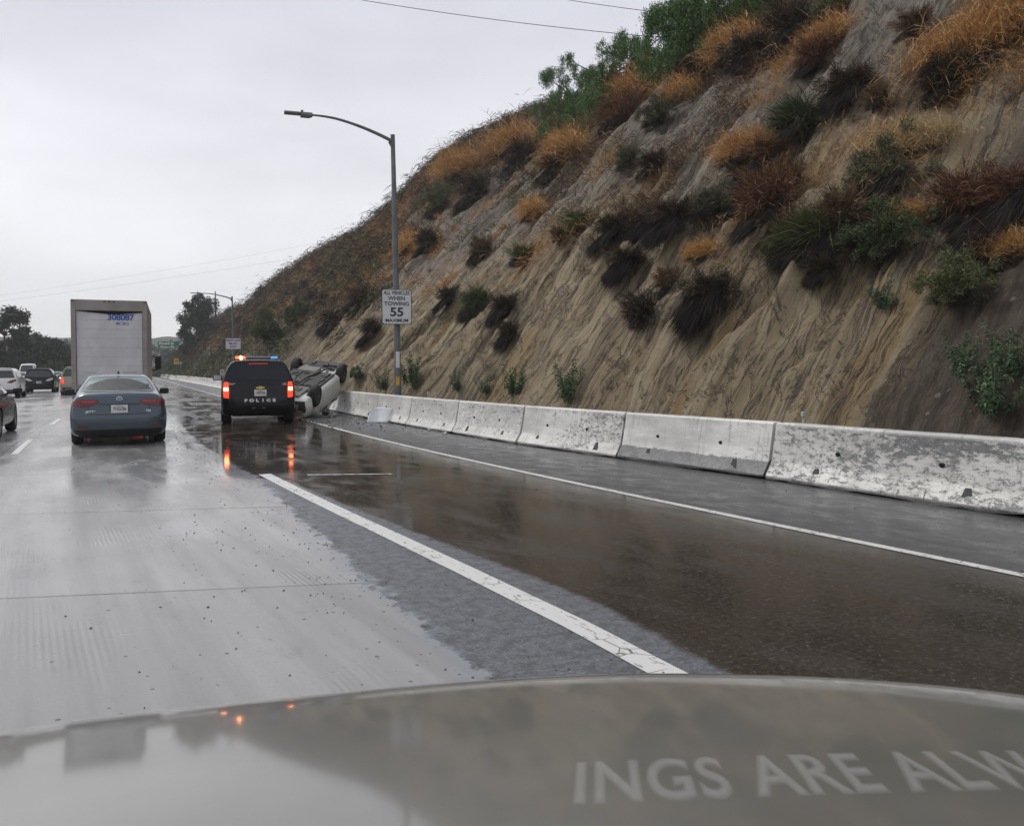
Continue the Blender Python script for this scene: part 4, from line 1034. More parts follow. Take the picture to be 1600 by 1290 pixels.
# ---- median wall left of the traffic
def long_wall(name, t, z1, th_, y0, y1, mt_, **kw):
    bm = bmesh.new()
    ys = np.arange(y0, y1 + 1, 6.0); rings = []
    for Y in ys:
        rings.append([bm.verts.new((t + sx * th_ * f, Y, z_)) for sx, f, z_ in ((-1, 1, -.2), (-1, .9, .2), (-1, .45, z1), (1, .45, z1), (1, .9, .2), (1, 1, -.2))])
    for i in range(len(rings) - 1):
        for k in range(6): bm.faces.new((rings[i][k], rings[i][(k + 1) % 6], rings[i + 1][(k + 1) % 6], rings[i + 1][k]))
    bm.faces.new(rings[0]); bm.faces.new(rings[-1])
    return tag(bm_obj(name, bm, mt_), **kw)
M['wall_grey'] = simple('grey_concrete', (.22, .215, .20), .7, var=.25, scale=.8, bumpy=.3)
long_wall('median_wall', -11.6, .85, .3, 6, 420, M['wall_grey'], label='low grey concrete median wall beyond the left lanes', cat='wall')
tag(link_mesh('far_carriageway', strip('far_carriageway', -34, -17.2, YS, -.005, None, 3), simple('far_asphalt', (.10, .10, .10), .3, scale=.5), smooth=False), kind='structure')

# ---- street lamps
def lamp(base, h, arm, rise, label, r0=.115):
    root = empty('street_lamp', base, 0, label=label, cat='street lamp', group='street lamps on the right')
    bm = bmesh.new()
    lean = -.012 * h
    pts = [(lean * (z_ / h) ** 1.5, 0, z_) for z_ in np.linspace(.0, h, 9)]
    tube(bm, pts, [r0 * (1 - .42 * k / 8) for k in range(9)], 14)
    tube(bm, [(lean, 0, h), (lean, 0, h + .02)], r0 * .62, 12)
    bm_obj('pole', bm, M['pole_dark'], root, sharp=40)
    bm = bmesh.new(); box(bm, -.25, .25, -.25, .25, -.45, .30, .02); box(bm, -.19, .19, -.19, .19, .30, .325, .004)
    for sx in (-1, 1):
        for sy in (-1, 1): tube(bm, [(sx * .15, sy * .15, .32), (sx * .15, sy * .15, .38)], .018, 6)
    bm_obj('footing', bm, M['wall_grey'], root)
    bm = bmesh.new()
    A = []
    for k in range(15):
        f = k / 14
        A.append((lean - arm[0] * f, arm[1] * f, h - .18 + rise * (1 - (1 - f) ** 1.75) * 1.0 - .10 * max(0, f - .72)))
    tube(bm, A, [.055 - .025 * k / 14 for k in range(15)], 10)
    tube(bm, [(lean - .01, 0, h - .36), (lean - .12, arm[1] * .03, h - .20)], [.05, .03], 8)
    bm_obj('arm', bm, M['pole_dark'], root, sharp=40)
    e_ = Vector(A[-1]); d_ = (Vector(A[-1]) - Vector(A[-2])).normalized()
    bm = bmesh.new()
    lx = d_
    ang = math.atan2(d_.y, d_.x)
    box(bm, -.02, .34, -.11, .11, -.055, .045, .02); box(bm, .30, .80, -.13, .13, -.02, .035, .015); box(bm, .05, .33, -.09, .09, -.085, -.05, .01)
    bmesh.ops.transform(bm, matrix=Matrix.Translation(e_) @ Matrix.Rotation(ang, 4, 'Z'), verts=bm.verts)
    hd = bm_obj('lamp_head', bm, M['galv'], root)
    bm = bmesh.new(); tube(bm, [(.28, 0, .03), (.28, 0, .12)], .035, 8)
    bmesh.ops.transform(bm, matrix=Matrix.Translation(e_) @ Matrix.Rotation(ang, 4, 'Z'), verts=bm.verts)
    bm_obj('photocell', bm, M['black'], hd)
    return root, lean
B1 = at_Y(621, 640, 24.0); lx = B1.x; base1 = Vector((lx + .02, 24.0, 0))
r1, _ = lamp(base1, 8.72, (3.15 - .75, 0.35), .62, 'tall grey lamp pole carrying the towing speed sign')
# reflective tapes on the near pole
def band(parent, name, r, z0, z1, mt_, w=.05, ang=R(-105)):
    bm = bmesh.new(); n = 6; vs = []
    for z_ in (z0, z1):
        vs.append([bm.verts.new((math.cos(ang + (k / n - .5) * 1.1) * r, math.sin(ang + (k / n - .5) * 1.1) * r, z_)) for k in range(n + 1)])
    for k in range(n): bm.faces.new((vs[0][k], vs[0][k + 1], vs[1][k + 1], vs[1][k]))
    return bm_obj(name, bm, mt_, parent, smooth=True)
band(r1, 'reflective_tape', .1165, 1.55, 2.05, M['plate'])
band(r1, 'yellow_tape', .118, 1.00, 1.28, simple('yellow_tape', (.55, .30, .03), .5))
B2 = at_Y(366, 600, 66)
r2, _ = lamp(Vector((B2.x, 66, 0)), 7.25, (2.2, .4), .42, 'distant lamp pole carrying the right lane must exit sign', r0=.10)

# ---- signs
def plate_sign(name, loc, w, h, face, edge, parent=None, rz=0.0, label=None, cat='sign', border=.02, bordercol=None, group=None, corner=.06):
    root = empty(name, loc, rz, label=label, cat=cat, group=group)
    bm = bmesh.new(); 
    def rr(bm, w, h, c, y, mi):
        vs = []
        for cx, cz, a0 in ((w / 2 - c, h / 2 - c, 0), (-w / 2 + c, h / 2 - c, 90), (-w / 2 + c, -h / 2 + c, 180), (w / 2 - c, -h / 2 + c, 270)):
            for k in range(5):
                a = R(a0 + k * 22.5); vs.append((cx + c * math.cos(a), y, cz + c * math.sin(a)))
        return vs
    for wi, hi, y, mt_, nm in ((w, h, 0, edge, 'border'), (w - 2 * border, h - 2 * border, -.004, face, 'panel')):
        bm = bmesh.new()
        vs = rr(bm, wi, hi, min(corner, hi * .2), 0, 0)
        f = [bm.verts.new((x, y, z_)) for x, y_, z_ in vs]; k_ = [bm.verts.new((x, y + .006, z_)) for x, y_, z_ in vs]
        bm.faces.new(f); bm.faces.new(k_[::-1]); n = len(f)
        for a in range(n): bm.faces.new((f[a], k_[a], k_[(a + 1) % n], f[(a + 1) % n]))
        if nm == 'panel': bm_obj('panel', bm, mt_, root)
        else: bm_obj('border', bm, mt_, root)
    return root
M['sign_white'] = simple('sign_white', (.60, .62, .64), .45, scale=3, var=.06)
M['sign_green'] = simple('sign_green', (.012, .17, .12), .4, scale=2, var=.1)
M['sign_yellow'] = simple('sign_yellow', (.70, .38, .02), .4)
M['sign_exit'] = simple('sign_exit_yellow', (.62, .50, .03), .4)
# on the face normal to the road, in front of the pole
px0, px1 = at_Y(597, 479, 23.85).x, at_Y(641, 479, 23.85).x
z1, z0 = at_Y(619, 452, 23.85).z, at_Y(619, 507, 23.85).z
w_, h_ = .92, z1 - z0
s1 = plate_sign('speed_sign', ((px0 + px1) / 2, 23.80, (z0 + z1) / 2), w_, h_, M['sign_white'], M['ink_black'], rz=R(-12), label='white towing speed limit sign reading 55 maximum on the near lamp pole', border=.022)
for txt, sz, zz, sx in (('ALL VEHICLES', .165, .405, .78), ('WHEN', .165, .245, 1.05), ('TOWING', .165, .085, 1.1), ('55', .37, -.165, 1.15), ('MAXIMUM', .135, -.405, 1.12)):
    text_obj('lettering', txt, sz, M['ink_black'], s1, (0, -.0075, zz * h_ / 1.04), sx=sx, bold=.004 if sz < .3 else .010)
bm = bmesh.new(); box(bm, -.08, .08, .006, .10, -.36, -.31); box(bm, -.08, .08, .006, .10, .31, .36)
bm_obj('bracket', bm, M['galv'], s1)
c0, c1 = at_Y(352.5, 536, 65.6), at_Y(377, 536, 65.6); zt, zb_ = at_Y(365, 528, 65.6).z, at_Y(365, 545.5, 65.6).z
M['sign_pink'] = simple('sign_pale_white', (.60, .56, .60), .45, scale=3, var=.05)
s2 = plate_sign('exit_lane_sign', ((c0.x + c1.x) / 2, 65.78, (zt + zb_) / 2), 1.14, zt - zb_, M['sign_pink'], M['ink_black'], rz=R(-4), label='small white sign reading right lane must exit on the distant lamp pole', border=.02)
for txt, sz, zz, sx in (('RIGHT LANE', .19, .25, .95), ('MUST', .22, .0, 1.1), ('EXIT', .22, -.25, 1.1)):
    text_obj('lettering', txt, sz, M['ink'], s2, (0, -.0075, zz), sx=sx, bold=.006)
# overhead guide sign far ahead
Yg = 190; a, c = at_Y(246, 539, Yg), at_Y(285.5, 539, Yg); zt, zb_ = at_Y(265, 533, Yg).z, at_Y(265, 545.5, Yg).z
s3 = plate_sign('guide_sign', ((a.x + c.x) / 2, Yg, (zt + zb_) / 2), c.x - a.x, zt - zb_, M['sign_green'], M['plate'], label='large green overhead guide sign with exit only panel far ahead', border=.05, corner=.25)
text_obj('lettering', 'Rinaldi St', .78, M['white'], s3, (-.75, -.012, .36), bold=.03)
text_obj('lettering', 'Mission Hills', .62, M['white'], s3, (-.55, -.012, -.38), bold=.025, sx=.92)
bm = bmesh.new()   # slanting arrow
for pts in ([(1.75, .10), (1.95, .0), (2.42, .45), (2.28, .58)], [(2.05, .66), (2.58, .66), (2.58, .12), (2.44, .2), (2.40, .50), (2.14, .53)]):
    f = [bm.verts.new((x, -.016, z_)) for x, z_ in pts]; k_ = [bm.verts.new((x, -.008, z_)) for x, z_ in pts]
    bm.faces.new(f)
bm_obj('arrow', bm, M['white'], s3)
bm = bmesh.new(); box(bm, 1.15, 2.55, -.05, -.02, -.98, -.28)
ex = bm_obj('exit_panel', bm, M['sign_exit'], s3)
text_obj('lettering', 'EXIT ONLY', .26, M['ink_black'], ex, (1.85, -.055, -.63), bold=.012)
bm = bmesh.new()
pxx = at_Y(281.5, 560, Yg).x - (a.x + c.x) / 2; zc_ = (zt + zb_) / 2
tube(bm, [(pxx, .35, -zc_ - .3), (pxx, .35, .9)], .22, 10); tube(bm, [(-2.6, .35, -.4), (pxx, .35, -.4)], .12, 8); tube(bm, [(-2.6, .35, .4), (pxx, .35, .4)], .12, 8)
bm_obj('post', bm, M['pole_dark'], s3)
def small_sign(name, x0, x1, y0, y1, Y, face, label, txt=None, tm=None, post=True, px=None):
    p_, q_ = at_Y(x0, (y0 + y1) / 2, Y), at_Y(x1, (y0 + y1) / 2, Y); zt, zb_ = at_Y(x0, y0, Y).z, at_Y(x0, y1, Y).z
    r = plate_sign(name, ((p_.x + q_.x) / 2, Y, (zt + zb_) / 2), q_.x - p_.x, zt - zb_, face, M['plate'], label=label, border=.03, corner=.1)
    if txt: text_obj('lettering', txt, (zt - zb_) * .45, tm, r, (0, -.0085, 0), bold=.01)
    bm = bmesh.new()
    for sx in ((-.25, .25) if (q_.x - p_.x) > 1.4 else (0,)): tube(bm, [(sx * (q_.x - p_.x), .06, -(zt + zb_) / 2 - .25), (sx * (q_.x - p_.x), .06, (zt - zb_) * .4)], .045, 6)
    bm_obj('post', bm, M['galv'], r)
    return r
small_sign('exit_speed_sign', 272, 279.5, 560, 569, 150, M['sign_yellow'], 'small yellow warning sign below the green guide sign', '45', M['ink_black'])
small_sign('hospital_sign', 280.5, 284.5, 564.5, 569.5, 140, simple('sign_blue', (.03, .12, .42), .4), 'tiny blue and white sign right of the yellow one', 'H', M['white'])
small_sign('direction_sign', 254, 265.5, 563, 569, 260, simple('sign_green_light', (.01, .22, .16), .4), 'small green sign left of the yellow warning sign')
r_ = small_sign('route_sign', 240, 256, 568, 578, 230, simple('sign_pale', (.5, .55, .55), .4), 'pale sign with green shield low beside the truck mirror')
bm = bmesh.new()
pts = [(-.55, .45), (0, .6), (.55, .45), (.6, 0), (.3, -.45), (0, -.62), (-.3, -.45), (-.6, 0)]
bm.faces.new([bm.verts.new((x, -.012, z_)) for x, z_ in pts]); bm_obj('shield', bm, simple('shield_green', (.02, .28, .18), .4), r_)
small_sign('marker_sign', 344, 350.5, 577, 586, 40, simple('sign_mint', (.26, .32, .28), .5), 'small pale green marker sign behind the police vehicle mirror')
# little concrete stubs on the barrier
for px, py in ((1246, 655),):
    P = at_Y(px, py, 8.0)
M['stub'] = simple('pale_block', (.4, .4, .38), .6)
for px, Y, lab in ((1246, 8.05, 'small pale reflector block standing behind the nearest whole barrier'), (656, 20.1, 'pale block behind the barrier, left of a pair right of the lamp pole'), (663, 19.6, 'pale block behind the barrier, right of a pair right of the lamp pole')):
    bm = bmesh.new(); box(bm, -.035, .035, -.02, .02, .0, .07, .008); box(bm, -.012, .012, -.01, .01, -.14, .0)
    x_ = bar_t(Y) + float(g(Y)) + .36
    o = tag(bm_obj('reflector', bm, M['stub']), lab, 'reflector', 'reflector blocks on the barrier'); o.location = (x_, Y, .83)

# ---- utility poles, wires
for px, y0, y1, Y, lab in ((404, 448, 472, 150, 'bare utility pole on the skyline, nearer of two'), (372.5, 473, 492, 183, 'bare utility pole on the skyline, farther of two')):
    t_ = at_Y(px, y0, Y); bm = bmesh.new(); zb = float(hill_z(t_.x, Y)) - .4
    tube(bm, [(0, 0, 0), (0, 0, t_.z - zb)], [.16, .12], 8)
    tube(bm, [(-.05, 0, t_.z - zb - .25), (.05, 0, t_.z - zb - .25)], .05, 6)
    o = tag(bm_obj('utility_pole', bm, M['pole_dark']), lab, 'utility pole', 'utility poles on the skyline'); o.location = (t_.x, Y, zb)
M['wire'] = simple('wire_black', (.03, .03, .035), .6)
def wire(p, q, sag, r, lab):
    bm = bmesh.new(); P, Q = Vector(p), Vector(q)
    pts = [P.lerp(Q, k / 24) - Vector((0, 0, sag * 4 * (k / 24) * (1 - k / 24))) for k in range(25)]
    tube(bm, pts, r, 5)
    tag(bm_obj('power_line', bm, M['wire']), lab, 'power line', 'overhead power lines')
wire(at_Y(420, -26, 60), at_Y(1120, 66, 40), .45, .022, 'dark power line running into the green trees on the crest')
wire(at_Y(760, -22, 60), at_Y(1230, 40, 40), .3, .022, 'dark power line highest in the photo at the top')
wire(at_Y(-60, 478, 330), at_Y(640, 372, 260), 1.2, .022, 'faint distant power line above the gum trees, upper one')
wire(at_Y(-60, 470, 330), at_Y(640, 352, 260), 1.2, .018, 'faint distant power line above the gum trees, lower one')
# ================================================================== VEHICLES
COLS = [0, .28, .62, 1.0]          # 0 = edge, 1 = centre
def loft_body(st, rear_y, front_y, rbulge=.10, fbulge=.22, arches=(), arch_r=.36, under=.0):
    """st: list of (y, [(half width, z)] * 6, crown). rows 0 bottom edge .. 5 top edge"""
    bm = bmesh.new()
    def ring(y, rows, crown, yo, last=False):
        """returns dict rows -> list over columns -3..3 for bottom/top, +-edge for the middle"""
        d = {}
        for i, (hw, z_) in enumerate(rows):
            yy = y + (yo[i] if yo else 0)
            if i in (0, 5):
                L_ = []
                for s_, c in [(-1, 0), (-1, 1), (-1, 2), (1, 3), (1, 2), (1, 1), (1, 0)]:
                    x = s_ * hw * (1 - COLS[c]) if c < 3 else 0.0
                    cr = (crown if i == 5 else -.01) * (1 - (x / hw) ** 2)
                    bul = 0
                    if yo is not None: bul = (-rbulge if not last else fbulge) * (1 - (x / hw) ** 2)
                    L_.append(bm.verts.new((x, yy + bul, z_ + cr)))
                d[i] = L_
            else:
                d[i] = [bm.verts.new((-hw, yy, z_)), bm.verts.new((hw, yy, z_))]
        return d
    rings = []
    for k, (y, rows, crown) in enumerate(st):
        yo = rear_y if k == 0 else (front_y if k == len(st) - 1 else None)
        rings.append(ring(y, rows, crown, yo, k == len(st) - 1))
    def q(a, b_, c, d): 
        return bm.faces.new((a, b_, c, d))
    for A, B in zip(rings, rings[1:]):
        for j in range(6):
            q(A[0][j], A[0][j + 1], B[0][j + 1], B[0][j]); q(A[5][j], A[5][j + 1], B[5][j + 1], B[5][j])
        for s_ in (0, 1):
            e_ = -1 if s_ else 0
            col_a = [A[0][e_], A[1][s_], A[2][s_], A[3][s_], A[4][s_], A[5][e_]]
            col_b = [B[0][e_], B[1][s_], B[2][s_], B[3][s_], B[4][s_], B[5][e_]]
            for i in range(5): q(col_a[i], col_a[i + 1], col_b[i + 1], col_b[i])
    for which, A, yo, bulge in (('r', rings[0], rear_y, -rbulge), ('f', rings[-1], front_y, fbulge)):
        y, rows, crown = st[0] if which == 'r' else st[-1]
        grid = [A[0]]
        for i in range(1, 5):
            hw, z_ = rows[i]; L_ = [A[i][0]]
            for s_, c in [(-1, 1), (-1, 2), (1, 3), (1, 2), (1, 1)]:
                x = s_ * hw * (1 - COLS[c]) if c < 3 else 0.0
                L_.append(bm.verts.new((x, y + yo[i] + bulge * (1 - (x / hw) ** 2), z_)))
            L_.append(A[i][1]); grid.append(L_)
        grid.append(A[5])
        for i in range(5):
            for j in range(6): q(grid[i][j], grid[i][j + 1], grid[i + 1][j + 1], grid[i + 1][j])
    bmesh.ops.recalc_face_normals(bm, faces=bm.faces)
    me = bpy.data.meshes.new('tmp'); bm.to_mesh(me); bm.free()
    o = bpy.data.objects.new('tmp', me); COL.objects.link(o)
    mod = o.modifiers.new('s', 'SUBSURF'); mod.levels = 3; mod.render_levels = 3
    cut = None
    if arches:
        bm = bmesh.new()
        for (hw, y, z_, r) in arches:
            for s_ in (-1, 1):
                m_ = Matrix.Translation((s_ * (hw + .05), y, z_)) @ Matrix.Rotation(R(90), 4, 'Y')
                bmesh.ops.create_cone(bm, cap_ends=True, segments=36, radius1=r, radius2=r, depth=.62, matrix=m_)
        cm = bpy.data.meshes.new('cut'); bm.to_mesh(cm); bm.free(); cut = bpy.data.objects.new('cut', cm); COL.objects.link(cut)
        b_ = o.modifiers.new('b', 'BOOLEAN'); b_.object = cut; b_.operation = 'DIFFERENCE'; b_.solver = 'EXACT'
    bpy.context.view_layer.update()
    dg = bpy.context.evaluated_depsgraph_get()
    me2 = bpy.data.meshes.new_from_object(o.evaluated_get(dg))
    bpy.data.objects.remove(o)
    if cut: bpy.data.objects.remove(cut)
    return me2
def bvh_of(me):
    return BVHTree.FromPolygons([v.co.copy() for v in me.vertices], [tuple(p.vertices) for p in me.polygons])
def densify(poly, step):
    out = []
    for i in range(len(poly)):
        a, b_ = Vector(poly[i]), Vector(poly[(i + 1) % len(poly)]); n = max(1, int((b_ - a).length / step))
        for k in range(n): out.append(a.lerp(b_, k / n))
    return out
def inside(p, poly):
    c = False; n = len(poly)
    for i in range(n):
        a, b_ = poly[i], poly[(i + 1) % n]
        if (a[1] > p[1]) != (b_[1] > p[1]) and p[0] < (b_[0] - a[0]) * (p[1] - a[1]) / (b_[1] - a[1]) + a[0]: c = not c
    return c
DIRS = {'rear': (lambda a, b_: Vector((a, -3, b_)), Vector((0, 1, 0))), 'front': (lambda a, b_: Vector((a, 9, b_)), Vector((0, -1, 0))),
        'right': (lambda a, b_: Vector((3, a, b_)), Vector((-1, 0, 0))), 'left': (lambda a, b_: Vector((-3, a, b_)), Vector((1, 0, 0))),
        'top': (lambda a, b_: Vector((a, b_, 4)), Vector((0, 0, -1)))}
def panel(bvh, poly, side, off, mt_, name, parent, step=.06, skirt=True):
    bd = densify(poly, step)
    xs = [p[0] for p in bd]; ys = [p[1] for p in bd]
    pts = [Vector((p[0], p[1])) for p in bd]; nb = len(pts)
    gx = np.arange(min(xs) + step * .5, max(xs), step); gy = np.arange(min(ys) + step * .5, max(ys), step)
    for x in gx:
        for y in gy:
            if inside((x, y), poly) and min((Vector((x, y)) - p).length for p in pts[:nb]) > step * .4: pts.append(Vector((x, y)))
    v2, _, faces, *_r = delaunay_2d_cdt(pts, [(i, (i + 1) % nb) for i in range(nb)], [list(range(nb))], 1, 1e-5)
    of, di = DIRS[side]
    bm = bmesh.new(); vs = []; last = None
    for p in v2:
        loc, nrm, _i, _d = bvh.ray_cast(of(p.x, p.y), di)
        if loc is None:
            loc, nrm, _i, _d = bvh.find_nearest(of(p.x, p.y) + di * 3.0)
        if nrm.dot(di) > 0: nrm = -nrm
        vs.append((bm.verts.new(loc + nrm * off), loc - nrm * .004))
    for f in faces:
        try: bm.faces.new([vs[i][0] for i in f])
        except ValueError: pass
    if skirt:
        mp_ = {v: c for v, c in vs}
        be = [e_ for e_ in bm.edges if len(e_.link_faces) == 1]; dup = {}
        for e_ in be:
            for v in e_.verts:
                if v not in dup: dup[v] = bm.verts.new(mp_[v])
        for e_ in be: bm.faces.new((e_.verts[0], e_.verts[1], dup[e_.verts[1]], dup[e_.verts[0]]))
    o = bm_obj(name, bm, mt_, parent, smooth=True); o.data.set_sharp_from_angle(angle=R(40))
    return o
def seam(bvh, pts, side, w, parent, name='panel_gap', mt_=None):
    """thin dark line following the body"""
    poly = []
    P = [Vector(p) for p in pts]; Lf, Rt = [], []
    for i, p in enumerate(P):
        d = (P[min(i + 1, len(P) - 1)] - P[max(i - 1, 0)]).normalized(); n = Vector((-d.y, d.x)) * w / 2
        Lf.append(p + n); Rt.append(p - n)
    return panel(bvh, [tuple(p) for p in Lf + Rt[::-1]], side, .0015, mt_ or M['black'], name, parent, step=.05, skirt=False)
def wheel(parent, x, y, r, w, side, spokes=5, zc=None, rimmat='rim'):
    zc = r if zc is None else zc
    root_bm = bmesh.new()
    s_ = side
    prof = [(-w / 2, r * .62), (-w / 2, r * .90), (-w / 2 + .03, r * .985), (-w / 2 + .05, r), (w / 2 - .05, r), (w / 2 - .03, r * .985), (w / 2, r * .90), (w / 2, r * .62)]
    rings = lathe_x(root_bm, prof, x, y, zc, 36)
    for k in range(36):
        root_bm.faces.new((rings[0][k], rings[-1][k], rings[-1][(k + 1) % 36], rings[0][(k + 1) % 36]))
    ty = bm_obj('wheel', root_bm, M['tyre'], parent, sharp=30)
    bm = bmesh.new()
    xo = x + s_ * (w / 2 - .02)
    lathe_x(bm, [(0, r * .645), (s_ * .012, r * .63), (-s_ * .02, r * .56), (-s_ * .10, r * .55)], xo, y, zc, 32)
    tube(bm, [(xo - s_ * .03, y, zc), (xo + s_ * .012, y, zc)], r * .15, 12)
    for k in range(spokes):
        a = 2 * math.pi * k / spokes + .3
        for da in (-.09, .09):
            tube(bm, [(xo - s_ * .005, y + r * .1 * math.cos(a), zc + r * .1 * math.sin(a)), (xo - s_ * .01, y + r * .6 * math.cos(a + da), zc + r * .6 * math.sin(a + da))], r * .055, 6)
    tube(bm, [(xo - s_ * .11, y, zc), (xo - s_ * .10, y, zc)], r * .5, 20, mi=1)
    bm_obj('rim', bm, [M[rimmat], M['black']], ty, sharp=40)
    return ty
def mirror_pair(parent, mt_, x, y, z_, w=.20, h=.14, glass='glass'):
    for s_ in (-1, 1):
        bm = bmesh.new()
        box(bm, s_ * x - (0 if s_ > 0 else w), s_ * x + (w if s_ > 0 else 0), y, y + .13, z_ - h / 2, z_ + h / 2, .035)
        tube(bm, [(s_ * (x - .13), y + .08, z_ - h * .35), (s_ * (x + .03), y + .07, z_ - h * .25)], .03, 6)
        mo = bm_obj('mirror', bm, mt_, parent, sharp=50)
        bm = bmesh.new(); cx = s_ * (x + w / 2); box(bm, cx - w * .40, cx + w * .40, y - .004, y + .004, z_ - h * .36, z_ + h * .36)
        bm_obj('mirror_glass', bm, M['lens_clear'] if glass == 'light' else M['glass_tint'], mo)
def plate_on(parent, x, y, z_, s, w=.305, h=.155):
    bm = bmesh.new(); box(bm, x - w / 2, x + w / 2, y - .006, y, z_ - h / 2, z_ + h / 2, .002)
    p = bm_obj('number_plate', bm, M['plate'], parent)
    text_obj('lettering', s, h * .62, M['ink'], p, (x, y - .008, z_ - .005), sx=.62, bold=.002, extrude=.0008)
    text_obj('lettering', 'California', h * .22, M['ink'], p, (x, y - .008, z_ + h * .38), bold=.0, extrude=.0008)
    return p
def sym(poly): return [(-a, b_) for a, b_ in poly][::-1]

def sedan_stations(W=.89, H=1.45, L_=4.65, deck=1.04):
    k = H / 1.45
    def row(hb, hs, hm, hu, hbelt, htop, zb, zs, zm, zu, zbelt, ztop):
        return [(hb * W, zb), (hs * W, zs), (hm * W, zm), (hu * W, zu), (hbelt * W, zbelt), (htop * W, ztop)]
    return [
        (.0, row(.86, .93, .95, .94, .90, .80, .21, .34, .55, .66, .86, deck - .04), .035),
        (.16, row(.92, .975, .985, .98, .94, .82, .20, .34, .55, .68, .90, deck), .04),
        (.42, row(.94, .99, 1.0, .99, .955, .80, .19, .34, .55, .70, .93, deck + .015), .035),
        (.62, row(.94, .99, 1.0, .99, .955, .76, .19, .34, .55, .70, .945, deck + .05), .03),
        (1.02, row(.94, .99, 1.0, .99, .96, .74, .19, .34, .55, .71, .95, 1.25 * k), .035),
        (1.36, row(.94, .99, 1.0, .99, .96, .69, .19, .34, .55, .71, .95, 1.375 * k), .045),
        (2.05, row(.94, .99, 1.0, .99, .96, .68, .19, .34, .55, .71, .94, 1.42 * k), .045),
        (2.62, row(.94, .99, 1.0, .99, .96, .62, .19, .34, .55, .70, .92, 1.38 * k), .045),
        (3.02, row(.94, .99, 1.0, .985, .95, .69, .19, .34, .55, .70, .92, 1.19 * k), .04),
        (3.42, row(.94, .99, 1.0, .98, .94, .78, .19, .34, .55, .70, .90, .98), .04),
        (3.95, row(.93, .98, .99, .965, .92, .80, .19, .34, .53, .68, .84, .90), .04),
        (4.35, row(.88, .93, .94, .91, .86, .74, .20, .33, .50, .63, .74, .79), .04),
        (4.50, row(.80, .85, .86, .83, .78, .66, .22, .33, .47, .58, .67, .72), .035)]
def suv_stations(W, H, L_, belt, tall=1.0):
    zr = H - .055
    def row(hb, hs, hm, hu, hbelt, htop, zb, zs, zm, zu, zbelt, ztop):
        return [(hb * W, zb), (hs * W, zs), (hm * W, zm), (hu * W, zu), (hbelt * W, zbelt), (htop * W, ztop)]
    zb = .26; m_ = belt * .62
    return [
        (.0, row(.88, .955, .965, .955, .93, .735, zb, .40, m_ - .1, belt - .25, belt, zr - .03), .03),
        (.14, row(.93, .98, .985, .98, .955, .74, zb, .40, m_ - .1, belt - .25, belt, zr), .04),
        (.55, row(.94, .99, 1.0, .99, .965, .755, zb, .40, m_ - .1, belt - .25, belt, zr + .01), .045),
        (1.3, row(.94, .99, 1.0, .99, .965, .765, zb, .40, m_ - .1, belt - .25, belt, zr + .01), .05),
        (2.2, row(.94, .99, 1.0, .99, .965, .76, zb, .40, m_ - .1, belt - .25, belt, zr), .05),
        (L_ * .60, row(.94, .99, 1.0, .99, .965, .74, zb, .40, m_ - .1, belt - .25, belt - .01, zr - .05), .05),
        (L_ * .68, row(.94, .99, 1.0, .99, .955, .78, zb, .40, m_ - .1, belt - .26, belt - .02, zr - .36), .045),
        (L_ * .75, row(.94, .99, 1.0, .985, .95, .84, zb, .40, m_ - .1, belt - .27, belt - .04, belt + .03), .04),
        (L_ * .86, row(.94, .99, 1.0, .98, .93, .84, zb, .40, m_ - .1, belt - .28, belt - .10, belt - .05), .04),
        (L_ * .95, row(.90, .95, .96, .94, .89, .80, zb, .40, m_ - .12, belt - .32, belt - .18, belt - .12), .035),
        (L_ * .985, row(.82, .88, .89, .87, .82, .72, zb + .02, .40, m_ - .12, belt - .34, belt - .22, belt - .17), .03)]
def finish_body(me, root, mt_):
    o = link_mesh('body', me, mt_, root, smooth=True); me.set_sharp_from_angle(angle=R(35)); return o

